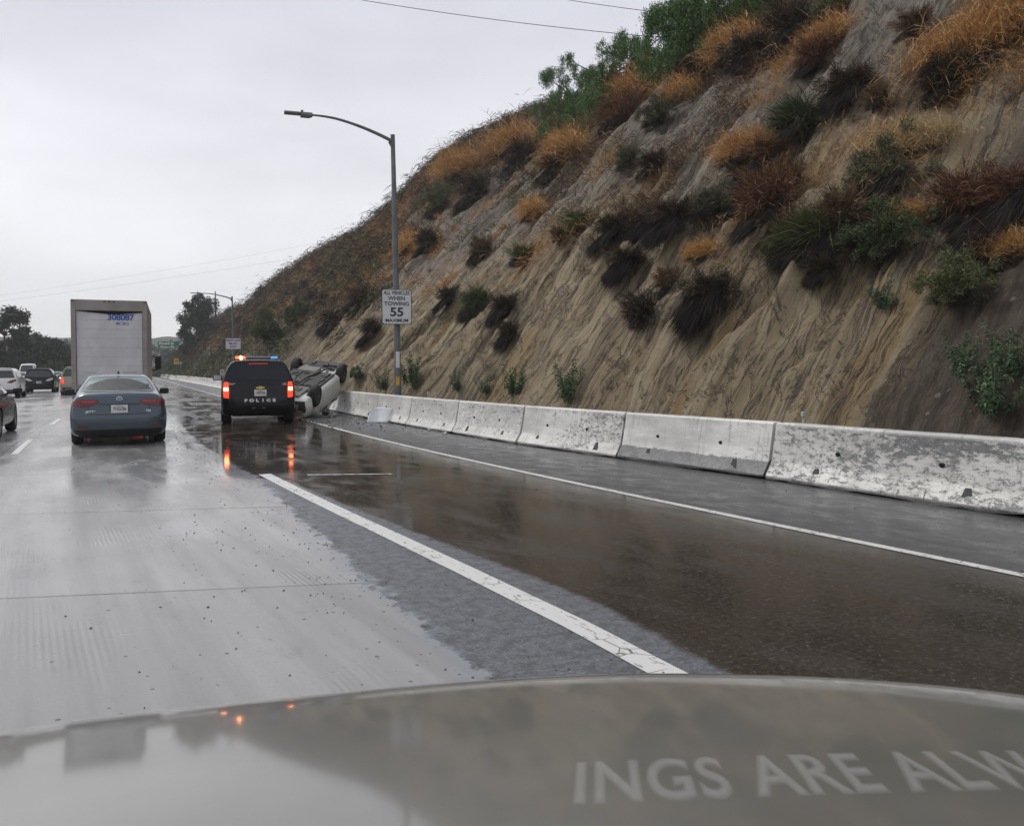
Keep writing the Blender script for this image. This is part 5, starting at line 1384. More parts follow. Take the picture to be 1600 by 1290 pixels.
# ---- the blue grey sedan
def sedan(name, label, paint_, loc, rz, rear_glass, W=.89, H=1.45, group=None, detail=True, wheels=True, scale_z=1.0):
    root = empty(name, loc, rz, label=label, cat='car', group=group)
    st_ = sedan_stations(W, H)
    me = loft_body(st_, [.10, .03, .0, .035, .075, .14], [-.08, 0, 0, -.02, -.05, -.10], .11, .20,
                   arches=[(W, .98, .33, .365), (W, 3.62, .33, .365)])
    bv = bvh_of(me)
    finish_body(me, root, paint_)
    # glass
    g_ = []
    gh = lambda z_: z_
    panel(bv, [(-.63, 1.085), (.63, 1.085), (.645, 1.10), (.545, 1.33), (.51, 1.35), (-.51, 1.35), (-.545, 1.33), (-.645, 1.10)], 'rear', .004, rear_glass, 'rear_window', root)
    for sd_ in ('left', 'right'):
        panel(bv, [(1.02, 1.00), (1.98, .985), (1.98, 1.345), (1.55, 1.335), (1.22, 1.23), (1.0, 1.06)], sd_, .004, M['glass'], 'side_window', root)
        panel(bv, [(2.07, .985), (3.10, .96), (3.06, 1.0), (2.66, 1.30), (2.4, 1.345), (2.07, 1.35)], sd_, .004, M['glass'], 'side_window', root)
        seam(bv, [(2.03, .95), (2.03, .4)], sd_, .010, root); seam(bv, [(3.12, .9), (3.12, .45), (3.02, .36)], sd_, .010, root); seam(bv, [(1.10, .92), (1.25, .62), (1.38, .36)], sd_, .010, root)
        panel(bv, [(2.22, .83), (2.42, .835), (2.42, .86), (2.22, .855)], sd_, .02, paint_, 'door_handle', root); panel(bv, [(1.25, .85), (1.45, .855), (1.45, .88), (1.25, .875)], sd_, .02, paint_, 'door_handle', root)
    panel(bv, [(-.62, 1.0), (.62, 1.0), (.52, 1.33), (-.52, 1.33)], 'front', .004, M['glass'], 'windscreen', root)
    for s_ in (-1, 1):
        panel(bv, [(s_ * a, b_) for a, b_ in [(.42, .60), (.72, .62), (.74, .70), (.44, .67)]], 'front', .008, M['lens_clear'], 'headlamp', root)
    for s_ in (-1, 1):
        wheel(root, s_ * (W - .12), .98, .33, .215, s_); wheel(root, s_ * (W - .12), 3.62, .33, .215, s_)
    mirror_pair(root, M['black'] if detail else paint_, W + .0, 3.0, 1.02)
    bm = bmesh.new(); box(bm, -.62, .62, .25, 4.2, .16, .24, .02); box(bm, -.70, .70, .10, .6, .17, .30, .03)
    bm_obj('underbody', bm, M['black'], root)
    return root, bv
M['jetta'] = paint('blue_grey_paint', (.040, .062, .085), .28, .35, dirt=.25, coat=.7)
loc = at_ground(186, 690); 
HD = lambda Y: math.atan2(-.006 * (Y - 22) if Y < 22 else 0, 1)      # heading: x shift per y
vw_loc = Vector(((at_Y(117, 650, 17.9).x + at_Y(254, 650, 17.9).x) / 2, 17.75, 0))
vw, bv = sedan('parked_sedan' if False else 'sedan', 'blue grey sedan seen from behind, following the box truck', M['jetta'], vw_loc, R(1.0), M['glass_teal'])
for s_ in (-1, 1):
    lp = [(.35, .875), (.40, .845), (.52, .81), (.70, .785), (.80, .80), (.835, .84), (.825, .915), (.70, .93), (.50, .925), (.38, .915)]
    t1 = panel(bv, [(s_ * a, b_) for a, b_ in lp], 'rear', .014, M['lamp_red'], 'tail_lamp', vw)
    panel(bv, [(s_ * a, b_) for a, b_ in [(.42, .865), (.66, .86), (.66, .90), (.44, .905)]], 'rear', .019, simple('brighter_red_lens', (.34, .03, .03), .2), 'lamp_strip', t1)
    panel(bv, [(s_ * a, b_) for a, b_ in [(.58, .375), (.73, .385), (.73, .42), (.57, .405)]], 'rear', .006, M['lamp_red'], 'reflector', vw)
    seam(bv, [(s_ * .56, .80), (s_ * .545, .70), (s_ * .50, .655), (s_ * .40, .64), (0, .635)], 'rear', .012, vw)
seam(bv, [(-.36, .835), (.36, .835)], 'rear', .016, vw)
panel(bv, [(-.80, .34), (.80, .34), (.72, .22), (-.72, .22)], 'rear', .006, M['black'], 'bumper_valance', vw)
panel(bv, [(-.74, .565), (.74, .565), (.74, .59), (-.74, .59)], 'rear', .012, M['jetta'], 'bumper_step', vw)
panel(bv, [(-.76, .455), (.76, .455), (.74, .475), (-.74, .475)], 'rear', .016, M['jetta'], 'bumper_crease', vw)
seam(bv, [(-.63, 1.08), (-.65, 1.10), (-.55, 1.335), (-.51, 1.358), (.51, 1.358), (.55, 1.335), (.65, 1.10), (.63, 1.08), (-.63, 1.08)], 'rear', .016, vw, 'window_seal')
def ybody(bv, x, z_): 
    l_, n_, i_, d_ = bv.ray_cast(Vector((x, -3, z_)), Vector((0, 1, 0))); return l_.y
yp = ybody(bv, 0, .745)
bm = bmesh.new(); box(bm, -.175, .175, yp - .008, yp + .04, .66, .83, .004); bm_obj('plate_recess', bm, M['black'], vw)
plate_on(vw, 0, yp - .012, .745, '7YX5726')
ye = ybody(bv, 0, .935) - .008
bm = bmesh.new()
n = 28; ro = [bm.verts.new((.058 * math.cos(2 * math.pi * k / n), ye, .935 + .058 * math.sin(2 * math.pi * k / n))) for k in range(n)]
ri = [bm.verts.new((.048 * math.cos(2 * math.pi * k / n), ye, .935 + .048 * math.sin(2 * math.pi * k / n))) for k in range(n)]
for k in range(n): bm.faces.new((ro[k], ro[(k + 1) % n], ri[(k + 1) % n], ri[k]))
def stroke(bm, p, q_, w, y):
    p, q_ = Vector(p), Vector(q_); d = (q_ - p).normalized(); nn = Vector((-d.y, d.x)) * w / 2
    bm.faces.new([bm.verts.new((v.x, y, v.y)) for v in (p + nn, q_ + nn, q_ - nn, p - nn)])
for p, q_ in [((-.020, .980), (0, .945)), ((0, .945), (.020, .980)), ((-.040, .962), (-.018, .896)), ((-.018, .896), (0, .930)), ((0, .930), (.018, .896)), ((.018, .896), (.040, .962))]: stroke(bm, p, q_, .010, ye - .002)
bmesh.ops.solidify(bm, geom=bm.faces[:], thickness=.005)
bm_obj('emblem', bm, M['chrome'], vw)
for s, x in (('JETTA', -.50), ('TSI', .52)):
    text_obj('badge', s, .055, M['chrome'], vw, (x, ybody(bv, x, .695) - .006, .695), sx=1.3, bold=.002)
bm = bmesh.new(); tube(bm, [(0, 1.42, 1.44), (0, 1.30, 1.475)], .02, 6); bm_obj('aerial', bm, M['black'], vw)

# ---- police SUV
def suv(name, label, paint_, loc, rz, W, H, L_, belt, rake=.22, group=None, glassm='glass', cat='car', wr=.37, ww=.25, wz=None):
    root = empty(name, loc, rz, label=label, cat=cat, group=group)
    st_ = suv_stations(W, H, L_, belt)
    me = loft_body(st_, [.10, .02, .0, .03, .05, rake], [-.05, 0, 0, -.02, -.05, -.12], .10, .16, arches=[(W, L_ * .215, wr, wr + .05), (W, L_ * .80, wr, wr + .05)])
    bv = bvh_of(me); finish_body(me, root, paint_)
    gb, gt = belt + .045, H - .155
    def hwz(z_): return (W * .93 + (W * .735 - W * .93) * (z_ - belt) / (H - .08 - belt)) 
    panel(bv, [(-hwz(gb) + .09, gb), (hwz(gb) - .09, gb), (hwz(gt) - .08, gt - .05), (hwz(gt) - .13, gt), (-hwz(gt) + .13, gt), (-hwz(gt) + .08, gt - .05)], 'rear', .004, M[glassm], 'rear_window', root)
    for sd_ in ('left', 'right'):
        zt_ = H - .17
        panel(bv, [(.45, gb), (1.35, gb), (1.35, zt_), (.60, zt_)], sd_, .004, M['glass'], 'side_window', root)
        panel(bv, [(1.45, gb), (L_ * .46, gb), (L_ * .46, zt_), (1.45, zt_)], sd_, .004, M['glass'], 'side_window', root)
        panel(bv, [(L_ * .48, gb), (L_ * .70, gb - .01), (L_ * .615, zt_ - .04), (L_ * .48, zt_)], sd_, .004, M['glass'], 'side_window', root)
    panel(bv, [(-W * .72, belt + .08), (W * .72, belt + .08), (W * .62, H - .2), (-W * .62, H - .2)], 'front', .004, M['glass'], 'windscreen', root)
    for s_ in (-1, 1):
        wheel(root, s_ * (W - ww / 2 - .005), L_ * .215, wr, ww, s_); wheel(root, s_ * (W - ww / 2 - .005), L_ * .80, wr, ww, s_)
    bm = bmesh.new(); box(bm, -W * .7, W * .7, .3, L_ * .9, .22, .34, .02); bm_obj('underbody', bm, M['black'], root)
    return root, bv
M['police'] = paint('black_police_paint', (.005, .005, .008), .22, dirt=.03, coat=.22, spec=.2)
W_ = 1.0; Ht = 1.80
pc = Vector(((at_Y(345.5, 640, 23.0).x + at_Y(459.5, 640, 23.0).x) / 2, 22.9, 0))
pol, bv = suv('police_vehicle', 'black police SUV with lit beacons and brake lamps, seen from behind', M['police'], pc, R(-6.5), W_, Ht, 5.1, 1.17, rake=.26, glassm='glass_tint', cat='police car', wr=.395, ww=.27)
for s_ in (-1, 1):
    tl = panel(bv, [(s_ * a, b_) for a, b_ in [(.775, .73), (.90, .75), (.915, 1.0), (.885, 1.17), (.785, 1.17), (.765, .95)]], 'rear', .02, M['lamp_lit'], 'tail_lamp', pol)
    panel(bv, [(s_ * a, b_) for a, b_ in [(.79, .93), (.89, .93), (.89, 1.02), (.79, 1.02)]], 'rear', .028, M['lamp_hot'], 'lamp_core', tl)
    seam(bv, [(s_ * .745, .56), (s_ * .745, 1.2)], 'rear', .010, pol)
seam(bv, [(-.80, 1.175), (.80, 1.175)], 'rear', .014, pol)
seam(bv, [(-.84, .555), (.84, .555)], 'rear', .020, pol, mt_=M['glass_tint'])
panel(bv, [(-.26, 1.662), (.26, 1.662), (.25, 1.685), (-.25, 1.685)], 'rear', .012, simple('dim_red_lens', (.25, .01, .01), .2, emis=(1, .05, .02), estr=.25), 'high_brake_lamp', pol)
panel(bv, [(-.86, .52), (.86, .52), (.86, .53), (-.86, .53)], 'rear', .03, M['police'], 'bumper_step', pol)
yb = lambda x, z_: ybody(bv, x, z_)
plate_on(pol, .045, yb(.045, .875) - .012, .875, '1447764', w=.32, h=.175)
y_ = yb(.04, 1.02) - .006; bm = bmesh.new()
pts = [(-.12, .98), (-.045, .98), (-.045, .962), (.045, .962), (.045, .98), (.12, .98), (.105, 1.022), (.045, 1.022), (.045, 1.038), (-.045, 1.038), (-.045, 1.022), (-.105, 1.022)]
f = [bm.verts.new((x + .045, y_ - .006, z_ + .015)) for x, z_ in pts]; k_ = [bm.verts.new((x + .045, y_ + .01, z_ + .015)) for x, z_ in pts]
bm.faces.new(f)
for a in range(len(pts)): bm.faces.new((f[a], k_[a], k_[(a + 1) % len(pts)], f[(a + 1) % len(pts)]))
bm_obj('emblem', bm, M['gold'], pol)
for i, ch in enumerate('POLICE'):
    x = -.335 + i * .148
    text_obj('lettering', ch, .105, M['white'], pol, (x, yb(x, .665) - .006, .665), sx=1.35, bold=.007)
text_obj('badge', 'TAHOE', .05, M['chrome'], pol, (-.68, yb(-.68, 1.12) - .006, 1.12), sx=1.2, bold=.002)
y_ = yb(.68, 1.11) - .008; bm = bmesh.new()
box(bm, .62, .74, y_ - .002, y_, 1.075, 1.145); fl = bm_obj('flag_decal', bm, M['plate'], pol)
bm = bmesh.new()
for k in range(4): box(bm, .622, .738, y_ - .004, y_ - .002, 1.08 + k * .018, 1.088 + k * .018)
bm_obj('stripes', bm, simple('flag_red', (.5, .05, .05), .5), fl)
bm = bmesh.new(); box(bm, .622, .672, y_ - .006, y_ - .0035, 1.112, 1.143); bm_obj('canton', bm, M['ink_blue'], fl)
mirror_pair(pol, M['black'], 1.0, 3.45, 1.27, .26, .17, 'light')
for s_ in (-1, 1):
    bm = bmesh.new(); y_ = yb(.12 * s_, .46) - .004; tube(bm, [(.13 * s_ - .05, y_, .46), (.13 * s_ + .05, y_, .46)], .014, 8); bm_obj('sensor', bm, M['galv'], pol)
# light bar
bm = bmesh.new(); box(bm, -.60, .60, 1.72, 1.98, Ht - .02, Ht + .035, .02)
for s_ in (-1, 1): box(bm, s_ * .5 - .03, s_ * .5 + .03, 1.76, 1.94, Ht - .05, Ht - .01, .005)
lb = bm_obj('light_bar', bm, M['black'], pol)
for x0, x1, mm, nm in ((-.60, -.31, 'bar_red', 'red_beacon'), (-.30, .40, 'bar_clear', 'clear_lens'), (.41, .60, 'blue_lamp', 'blue_beacon')):
    bm = bmesh.new(); box(bm, x0, x1, 1.70, 2.0, Ht + .032, Ht + .105, .025); bm_obj(nm, bm, M[mm], lb)
bm = bmesh.new(); bmesh.ops.create_uvsphere(bm, u_segments=12, v_segments=8, radius=.045, matrix=Matrix.Translation((-.44, 1.70, Ht + .065))); bm_obj('lit_lamp', bm, simple('beacon_core', (1, .5, .2), .3, emis=(1, .42, .12), estr=30), lb)
bm = bmesh.new()
for s_ in (-1, 1): tube(bm, [(s_ * .62, .7, Ht - .02), (s_ * .62, 2.9, Ht - .03)], .02, 6)
bm_obj('roof_rail', bm, M['black'], pol)
bm = bmesh.new(); tube(bm, [(-.3, .45, .38), (.35, .6, .36)], .06, 8); tube(bm, [(.35, .6, .36), (.5, .1, .34)], .035, 8); box(bm, -.75, .75, 1.0, 1.15, .33, .45, .02); bm_obj('axle', bm, M['black'], pol)

# ---- simpler SUVs further on
def far_suv(label, paint_, loc, rz, W, H, belt, lamp, ltype='wide', plate_s=None, lit=False, roof=None):
    r_, bv = suv('suv', label, paint_, loc, rz, W, H, 4.6, belt, rake=.42, group='vehicles travelling ahead')
    for s_ in (-1, 1):
        if ltype == 'wide': poly = [(.38, belt - .22), (.60, belt - .25), (W * .90, belt - .12), (W * .88, belt - .02), (.56, belt - .08)]
        else: poly = [(W * .74, belt - .40), (W * .90, belt - .38), (W * .91, belt - .06), (W * .76, belt - .06)]
        panel(bv, [(s_ * a, b_) for a, b_ in poly], 'rear', .015, lamp, 'tail_lamp', r_)
    y_ = ybody(bv, 0, belt - .32)
    plate_on(r_, 0, y_ - .012, belt - .32, plate_s or '7KLM204')
    panel(bv, [(-W * .84, .48), (W * .84, .48), (W * .80, .30), (-W * .80, .30)], 'rear', .008, M['black'], 'bumper_valance', r_)
    mirror_pair(r_, M['black'], W - .02, 3.2, belt + .06)
    return r_
a = at_Y(-14, 600, 52); far_suv('white SUV in the far left lane, cut by the left edge', paint('white_paint', (.68, .68, .68), .3, dirt=.2), (a.x - .1 + .45, 52, 0), 0, .93, 1.70, 1.08, M['lamp_red'])
a = at_Y(61, 600, 64); far_suv('black SUV with clear tail lamps between the white and gold ones', paint('dark_paint', (.006, .006, .010), .25, dirt=.05, coat=.2, spec=.2), (a.x, 64, 0), 0, .94, 1.70, 1.05, M['lens_clear'])
a = at_Y(92, 600, 56); far_suv('gold SUV half hidden behind the box truck', paint('gold_paint', (.27, .24, .18), .3), (a.x + .95, 56, 0), 0, .93, 1.78, 1.12, M['lamp_lit'], 'tall')
# oncoming
def oncoming(label, kind, paint_, px, Y, **k):
    a = at_Y(px, 585, Y)
    if kind == 'sedan': r_, bv = sedan('oncoming_car', label, paint_, (a.x, Y, 0), R(180), M['glass'], group='oncoming vehicles', detail=False)
    else: r_, bv = suv('oncoming_van', label, paint_, (a.x, Y, 0), R(180), .98, k.get('H', 2.0), 5.0, 1.2, group='oncoming vehicles')
    return r_, bv
oncoming('silver oncoming car beyond the median wall, left of the black SUV', 'sedan', paint('silver_paint', (.25, .29, .33), .3, .3), 35, 98)
oncoming('white oncoming van roof behind the black SUV', 'suv', paint('van_white', (.6, .6, .6), .35), 47, 118, H=2.45)
r_, bv = oncoming('small oncoming car with a bright headlamp left of the gold SUV', 'sedan', paint('teal_paint', (.12, .17, .18), .3, .3), 91, 118)
for x in (-.58,):
    panel(bv, [(x - .1, .60), (x + .1, .60), (x + .1, .70), (x - .1, .70)], 'front', .03, M['lamp_white'], 'lit_headlamp', r_)

# ---- dark car cut by the left edge
a = at_Y(25, 640, 23.6)
dk, bv = sedan('sedan', 'black sedan in the next lane, cut by the left edge of the photo', paint('black_paint', (.010, .010, .012), .25, dirt=.1, coat=.4, spec=.3), (a.x - .90, 23.6 - 3.5, 0), R(0), M['glass'], group=None, detail=False)

# ---- box truck
M['box_frame'] = simple('box_frame_grey', (.26, .235, .22), .45, scale=2, var=.18)
M['box_side'] = simple('box_side', (.27, .26, .26), .45, scale=1, var=.12)
mt, nt, b = new_mat('roll_door_white')
tcn = nt.nodes.new('ShaderNodeTexCoord')
nt.links.new(ramp(nt, noise(nt, mapping(nt, tcn.outputs['Object'], (1, 1, .6)), 1.2, 7, .7), [(.3, (.46, .46, .465)), (.6, (.58, .58, .58))]), b.inputs['Base Color']); b.inputs['Roughness'].default_value = .45
M['door'] = mt
Yt = 29.6
a, c = at_Y(111.5, 560, Yt + .1), at_Y(230.5, 560, Yt); wT = c.x - a.x
zT = at_Y(111, 467, Yt).z
tr = empty('box_truck', ((a.x + c.x) / 2, Yt, 0), R(-2.6), label='white box truck numbered 308087 seen from behind', cat='truck')
hw = wT / 2; zf = 1.02
bm = bmesh.new(); box(bm, -hw, hw, .09, 6.6, zf, zT - .004, .02); bm_obj('cargo_box', bm, M['box_side'], tr)
bm = bmesh.new()
side_w = .14; hdr = .35
box(bm, -hw - .004, -hw + side_w, 0, .10, zf - .42, zT, .012); box(bm, hw - side_w, hw + .004, 0, .10, zf - .42, zT, .012)
box(bm, -hw + side_w, hw - side_w, .006, .10, zT - hdr, zT - .002); box(bm, -hw + side_w, hw - side_w, .006, .10, zf - .12, zf + .02)
fr_ = bm_obj('door_frame', bm, M['box_frame'], tr)
# header shadow drawn as a torn seal: shallow dark wedge hanging over the door
bm = bmesh.new()
xs = np.linspace(-hw + side_w, hw - side_w, 17)
dip = [0.015 + .10 * (1 - abs((x - .12) / hw) ** 1.3) for x in xs]
top = [bm.verts.new((x, .02, zT - hdr)) for x in xs]; lo = [bm.verts.new((x, .035, zT - hdr - max(.01, d))) for x, d in zip(xs, dip)]
for k in range(16): bm.faces.new((top[k], top[k + 1], lo[k + 1], lo[k]))
bmesh.ops.solidify(bm, geom=bm.faces[:], thickness=.01)
bm_obj('header_shadow_wedge', bm, M['black'], tr)
bm = bmesh.new()
zz = zf + .02; nsl = 8; slat = (zT - hdr - zz) / nsl
for k in range(nsl): box(bm, -hw + side_w + .012, hw - side_w - .012, .065, .095, zz + k * slat + .002, zz + (k + 1) * slat - .001, .003)
dr = bm_obj('roll_door', bm, M['door'], tr)
bm = bmesh.new(); box(bm, -hw + side_w, hw - side_w, .088, .10, zf, zT - hdr + .02); bm_obj('door_seal', bm, M['black'], tr)
text_obj('lettering', '308087', .27, M['ink_blue'], dr, (.33, .060, zT - hdr - .22), sx=.98, bold=.010)
text_obj('lettering', 'MC 2012', .12, M['ink_blue'], dr, (.38, .060, zT - hdr - .42), sx=.85, bold=.002)
bm = bmesh.new(); box(bm, .38, .80, .058, .068, zz + .40, zz + .412); box(bm, -.72, -.40, .058, .068, zz + .40, zz + .410); bm_obj('scratch', bm, simple('scratch_brown', (.16, .10, .05), .6), dr)
bm = bmesh.new(); box(bm, .10, .22, .04, .068, zz + .10, zz + .20, .004); box(bm, -.02, .36, .05, .068, zz + .08, zz + .10, .002); bm_obj('latch', bm, M['galv'], dr)
bm = bmesh.new(); box(bm, -.22, -.06, .060, .066, zz + .09, zz + .14); bm_obj('sticker', bm, M['sign_exit'], dr)
for x in (-hw + .06, -.14, 0.0, .14, hw - .06):
    bm = bmesh.new(); box(bm, x - .035, x + .035, -.012, .004, zT - .075, zT - .04, .004); bm_obj('marker_lamp', bm, M['lamp_red'], fr_)
for x0, x1 in ((-hw, -hw + side_w + .5), (hw - side_w - .5, hw)):
    pass
bm = bmesh.new(); box(bm, -hw + .02, hw - .02, .05, .28, .52, zf - .42 + .02, .02); box(bm, -hw + .05, -hw + .55, .0, .1, .58, .86, .01); box(bm, hw - .55, hw - .05, .0, .1, .58, .86, .01)
bmp = bm_obj('rear_bumper', bm, M['black'], tr)
for x in (-hw + .26, -hw + .44, hw - .44, hw - .26):
    bm = bmesh.new(); box(bm, x - .075, x + .075, -.02, .02, .66, .80, .015); bm_obj('tail_lamp', bm, simple('lit_truck_lamp', (.6, .02, .01), .2, emis=(1, .05, .03), estr=.9), tr)
bm = bmesh.new(); box(bm, -.5, .5, .3, 7.6, .75, .98, .02); bm_obj('chassis', bm, M['black'], tr)
for s_ in (-1, 1):
    wheel(tr, s_ * (hw - .20), 1.7, .48, .28, s_); wheel(tr, s_ * (hw - .5), 1.7, .48, .26, s_); wheel(tr, s_ * (hw - .18), 7.3, .48, .28, s_)
    bm = bmesh.new(); box(bm, s_ * (hw - .32) - .27, s_ * (hw - .32) + .27, 2.35 - 1.3, 2.37 - 1.3, .25, .95); bm_obj('mud_flap', bm, M['black'], tr)
bm = bmesh.new(); box(bm, -hw + .12, hw - .12, 6.72, 8.1, .6, 2.35, .15); bm_obj('cab', bm, simple('cab_white', (.5, .5, .5), .35, coat=.6), tr)
for s_ in (-1, 1):
    bm = bmesh.new(); box(bm, s_ * (hw + .22) - .12, s_ * (hw + .22) + .12, 7.5, 7.62, 1.55, 2.12, .05); tube(bm, [(s_ * (hw - .15), 7.6, 1.45), (s_ * (hw + .2), 7.6, 1.55)], .025, 6); tube(bm, [(s_ * (hw - .15), 7.6, 2.15), (s_ * (hw + .2), 7.6, 2.05)], .025, 6)
    bm_obj('mirror', bm, M['black'], tr)

# ---- the overturned car
M['dirty'] = simple('dirty_metal', (.07, .065, .06), .6, metal=.3, scale=4, var=.5)
M['white_car'] = paint('white_wreck_paint', (.66, .65, .61), .35, dirt=.2)
ov = empty('overturned_car', (0, 0, 0), label='white car lying upside down on the shoulder, wheels in the air', cat='car')
st_ = sedan_stations(.88, 1.42)
# the roof is crushed: the greenhouse is pressed down
st2 = []
for (y, rows, crown) in st_:
    rows = [tuple(r_) for r_ in rows]
    hw5, z5 = rows[5]
    if z5 > 1.06: rows[5] = (hw5 * 1.05, 1.06 + (z5 - 1.06) * .62)
    st2.append((y, rows, crown))
me = loft_body(st2, [.10, .03, .0, .035, .075, .14], [-.08, 0, 0, -.02, -.05, -.10], .11, .20, arches=[(.88, .98, .33, .37), (.88, 3.62, .33, .37)])
for v in me.vertices:   # dents
    c = v.co; n_ = (float(vnoise(c.x * 2.2 + 5, c.y * 2.2, 7)) - .5)
    if c.y > 3.3 or c.z > .95: v.co = c + Vector((n_ * .12, n_ * .10 - max(0, c.y - 4.3) * .35, n_ * .08))
bv = bvh_of(me); finish_body(me, ov, M['white_car'])
for sd_ in ('left', 'right'):
    panel(bv, [(1.05, .98), (1.98, .97), (1.98, 1.19), (1.4, 1.17)], sd_, .006, M['glass'], 'side_window', ov)
    panel(bv, [(2.07, .97), (3.05, .95), (2.6, 1.16), (2.07, 1.20)], sd_, .006, M['glass'], 'side_window', ov)
    seam(bv, [(2.03, .93), (2.03, .4)], sd_, .012, ov); seam(bv, [(3.12, .88), (3.12, .45), (3.02, .36)], sd_, .012, ov); seam(bv, [(1.10, .9), (1.25, .62), (1.38, .36)], sd_, .012, ov)
    panel(bv, [(1.35, .245), (3.2, .245), (3.2, .30), (1.35, .30)], sd_, .010, M['plate'], 'sill_trim', ov)
panel(bv, [(-.62, .95), (.62, .95), (.5, 1.15), (-.5, 1.15)], 'front', .005, M['glass'], 'windscreen', ov)
panel(bv, [(-.60, 1.07), (.60, 1.07), (.5, 1.2), (-.5, 1.2)], 'rear', .005, M['glass'], 'rear_window', ov)
panel(bv, [(-.74, .24), (.74, .24), (.80, .45), (.78, .58), (.5, .62), (-.5, .62), (-.78, .58), (-.80, .45)], 'front', .006, simple('torn_front_dark', (.03, .024, .02), .7, scale=9, var=.9), 'torn_front', ov)
for s_ in (-1, 1):
    panel(bv, [(s_ * a_, b_) for a_, b_ in [(.46, .58), (.72, .60), (.72, .69), (.48, .66)]], 'front', .008, M['lens_clear'], 'headlamp', ov)
    wheel(ov, s_ * .80, .98, .345, .225, s_, zc=.22, rimmat='dirty'); wheel(ov, s_ * .80, 3.62, .345, .225, s_, zc=.25, rimmat='dirty')
M['dirty'] = simple('dirty_metal', (.07, .065, .06), .6, metal=.3, scale=4, var=.5)
M['pan'] = simple('floor_pan', (.04, .038, .036), .7, scale=5, var=.6)
M['pale'] = simple('pale_undershield', (.17, .165, .155), .7, scale=5, var=.35)
for nm, mm, boxes, tubes in [
    ('floor_pan', 'pan', [(-.72, .72, 1.45, 3.15, .13, .20), (-.16, .16, 1.3, 3.3, .10, .19), (-.60, -.30, 1.5, 3.1, .105, .14), (.30, .60, 1.5, 3.1, .105, .14)], []),
    ('rear_floor', 'pan', [(-.74, .74, -.02, .62, .16, .24), (-.5, .5, .62, .9, .17, .24)], []),
    ('fuel_tank', 'pale', [(-.55, .10, 1.02, 1.62, .085, .2)], []),
    ('engine_shield', 'pale', [(-.50, .50, 3.25, 4.25, .12, .2)], []),
    ('exhaust_pipe', 'dirty', [(.18, .62, .12, .52, .10, .24)], [([(.40, .5, .15), (.28, 1.0, .12), (.22, 1.6, .09), (.05, 2.4, .09), (.05, 3.3, .10)], .032), ([(.5, .15, .17), (.62, -.05, .18)], .03)]),
    ('rear_axle', 'dirty', [(-.10, .10, .88, 1.10, .20, .36)], [([(-.72, .98, .30), (.72, .98, .30)], .045), ([(-.6, 1.0, .3), (-.55, 1.5, .16)], .035), ([(.6, 1.0, .3), (.55, 1.5, .16)], .035)]),
    ('front_suspension', 'dirty', [(-.35, .35, 3.48, 3.80, .10, .22)], [([(-.72, 3.62, .30), (-.3, 3.6, .17)], .04), ([(.72, 3.62, .30), (.3, 3.6, .17)], .04), ([(-.5, 3.3, .16), (.5, 3.3, .16)], .025)])]:
    bm = bmesh.new()
    for b6 in boxes: box(bm, *b6, .012)
    for p_, r_ in tubes: tube(bm, p_, r_, 8)
    bm_obj(nm, bm, M[mm], ov)
rs = np.random.default_rng(17); bm = bmesh.new()
for k in range(26):
    x, y = rs.uniform(-.66, .66), rs.uniform(.2, 4.2); box(bm, x - rs.uniform(.02, .12), x + rs.uniform(.02, .12), y - rs.uniform(.03, .22), y + rs.uniform(.03, .22), .135 - rs.uniform(0, .05), .21, .006)
bm_obj('cross_members', bm, M['dirty'], ov)
bm = bmesh.new()
for k in range(9):
    x, y = rs.uniform(-.6, .6), rs.uniform(.6, 3.9); p = [(x, y, .15)]
    for q in range(5): p.append((p[-1][0] + rs.uniform(-.14, .14), p[-1][1] + rs.uniform(.02, .25), .10 + rs.uniform(-.03, .04)))
    tube(bm, p, rs.uniform(.008, .02), 6)
bm_obj('hoses', bm, M['black'], ov)
bm = bmesh.new()
for k in range(16):
    x = rs.uniform(-.7, .7); box(bm, x - rs.uniform(.02, .12), x + rs.uniform(.02, .12), 4.35 + rs.uniform(0, .12), 4.68 + rs.uniform(-.1, .06), .28 + rs.uniform(0, .25), .38 + rs.uniform(.02, .25), .01)
bm_obj('exposed_engine_parts', bm, simple('engine_brown', (.16, .12, .08), .6, scale=7, var=.7), ov)
plate_on(ov, .1, 4.70, .42, '4FTR551')
for ch in list(ov.children):
    if ch.name.startswith('number_plate'):
        for q__ in [ch] + list(ch.children): q__.data.transform(Matrix.Translation((.1, 4.72, 0)) @ Matrix.Rotation(math.pi, 4, 'Z') @ Matrix.Translation((-.1, -4.72, 0)))
bm = bmesh.new(); box(bm, .86, 1.08, 2.95, 3.10, .93, 1.07, .04); bm_obj('mirror', bm, M['black'], ov)
Pn, Pf = at_Y(450, 619, 25.6), at_Y(501, 581, 28.1)
Fwd = (Pn - Pf).normalized()
upv = Vector((-.16, 0, -1)); Rv = Fwd.cross(upv).normalized(); Uv = Rv.cross(Fwd).normalized()
R3 = Matrix((Rv, Fwd, Uv)).transposed()
mid_local = Vector((0, 2.30, .33)); midw = (Pn + Pf) / 2 - Vector((0, 0, .10))
Mx = R3.to_4x4(); Mx.translation = midw - R3 @ mid_local
lowest = min((Mx @ v.co).z for v in me.vertices)
print('overturned lowest z', lowest, 'axle dist', (Pn - Pf).length)
Mx.translation.z -= max(-.1, lowest)      # the crushed nose rests on the road
ov.matrix_world = Mx

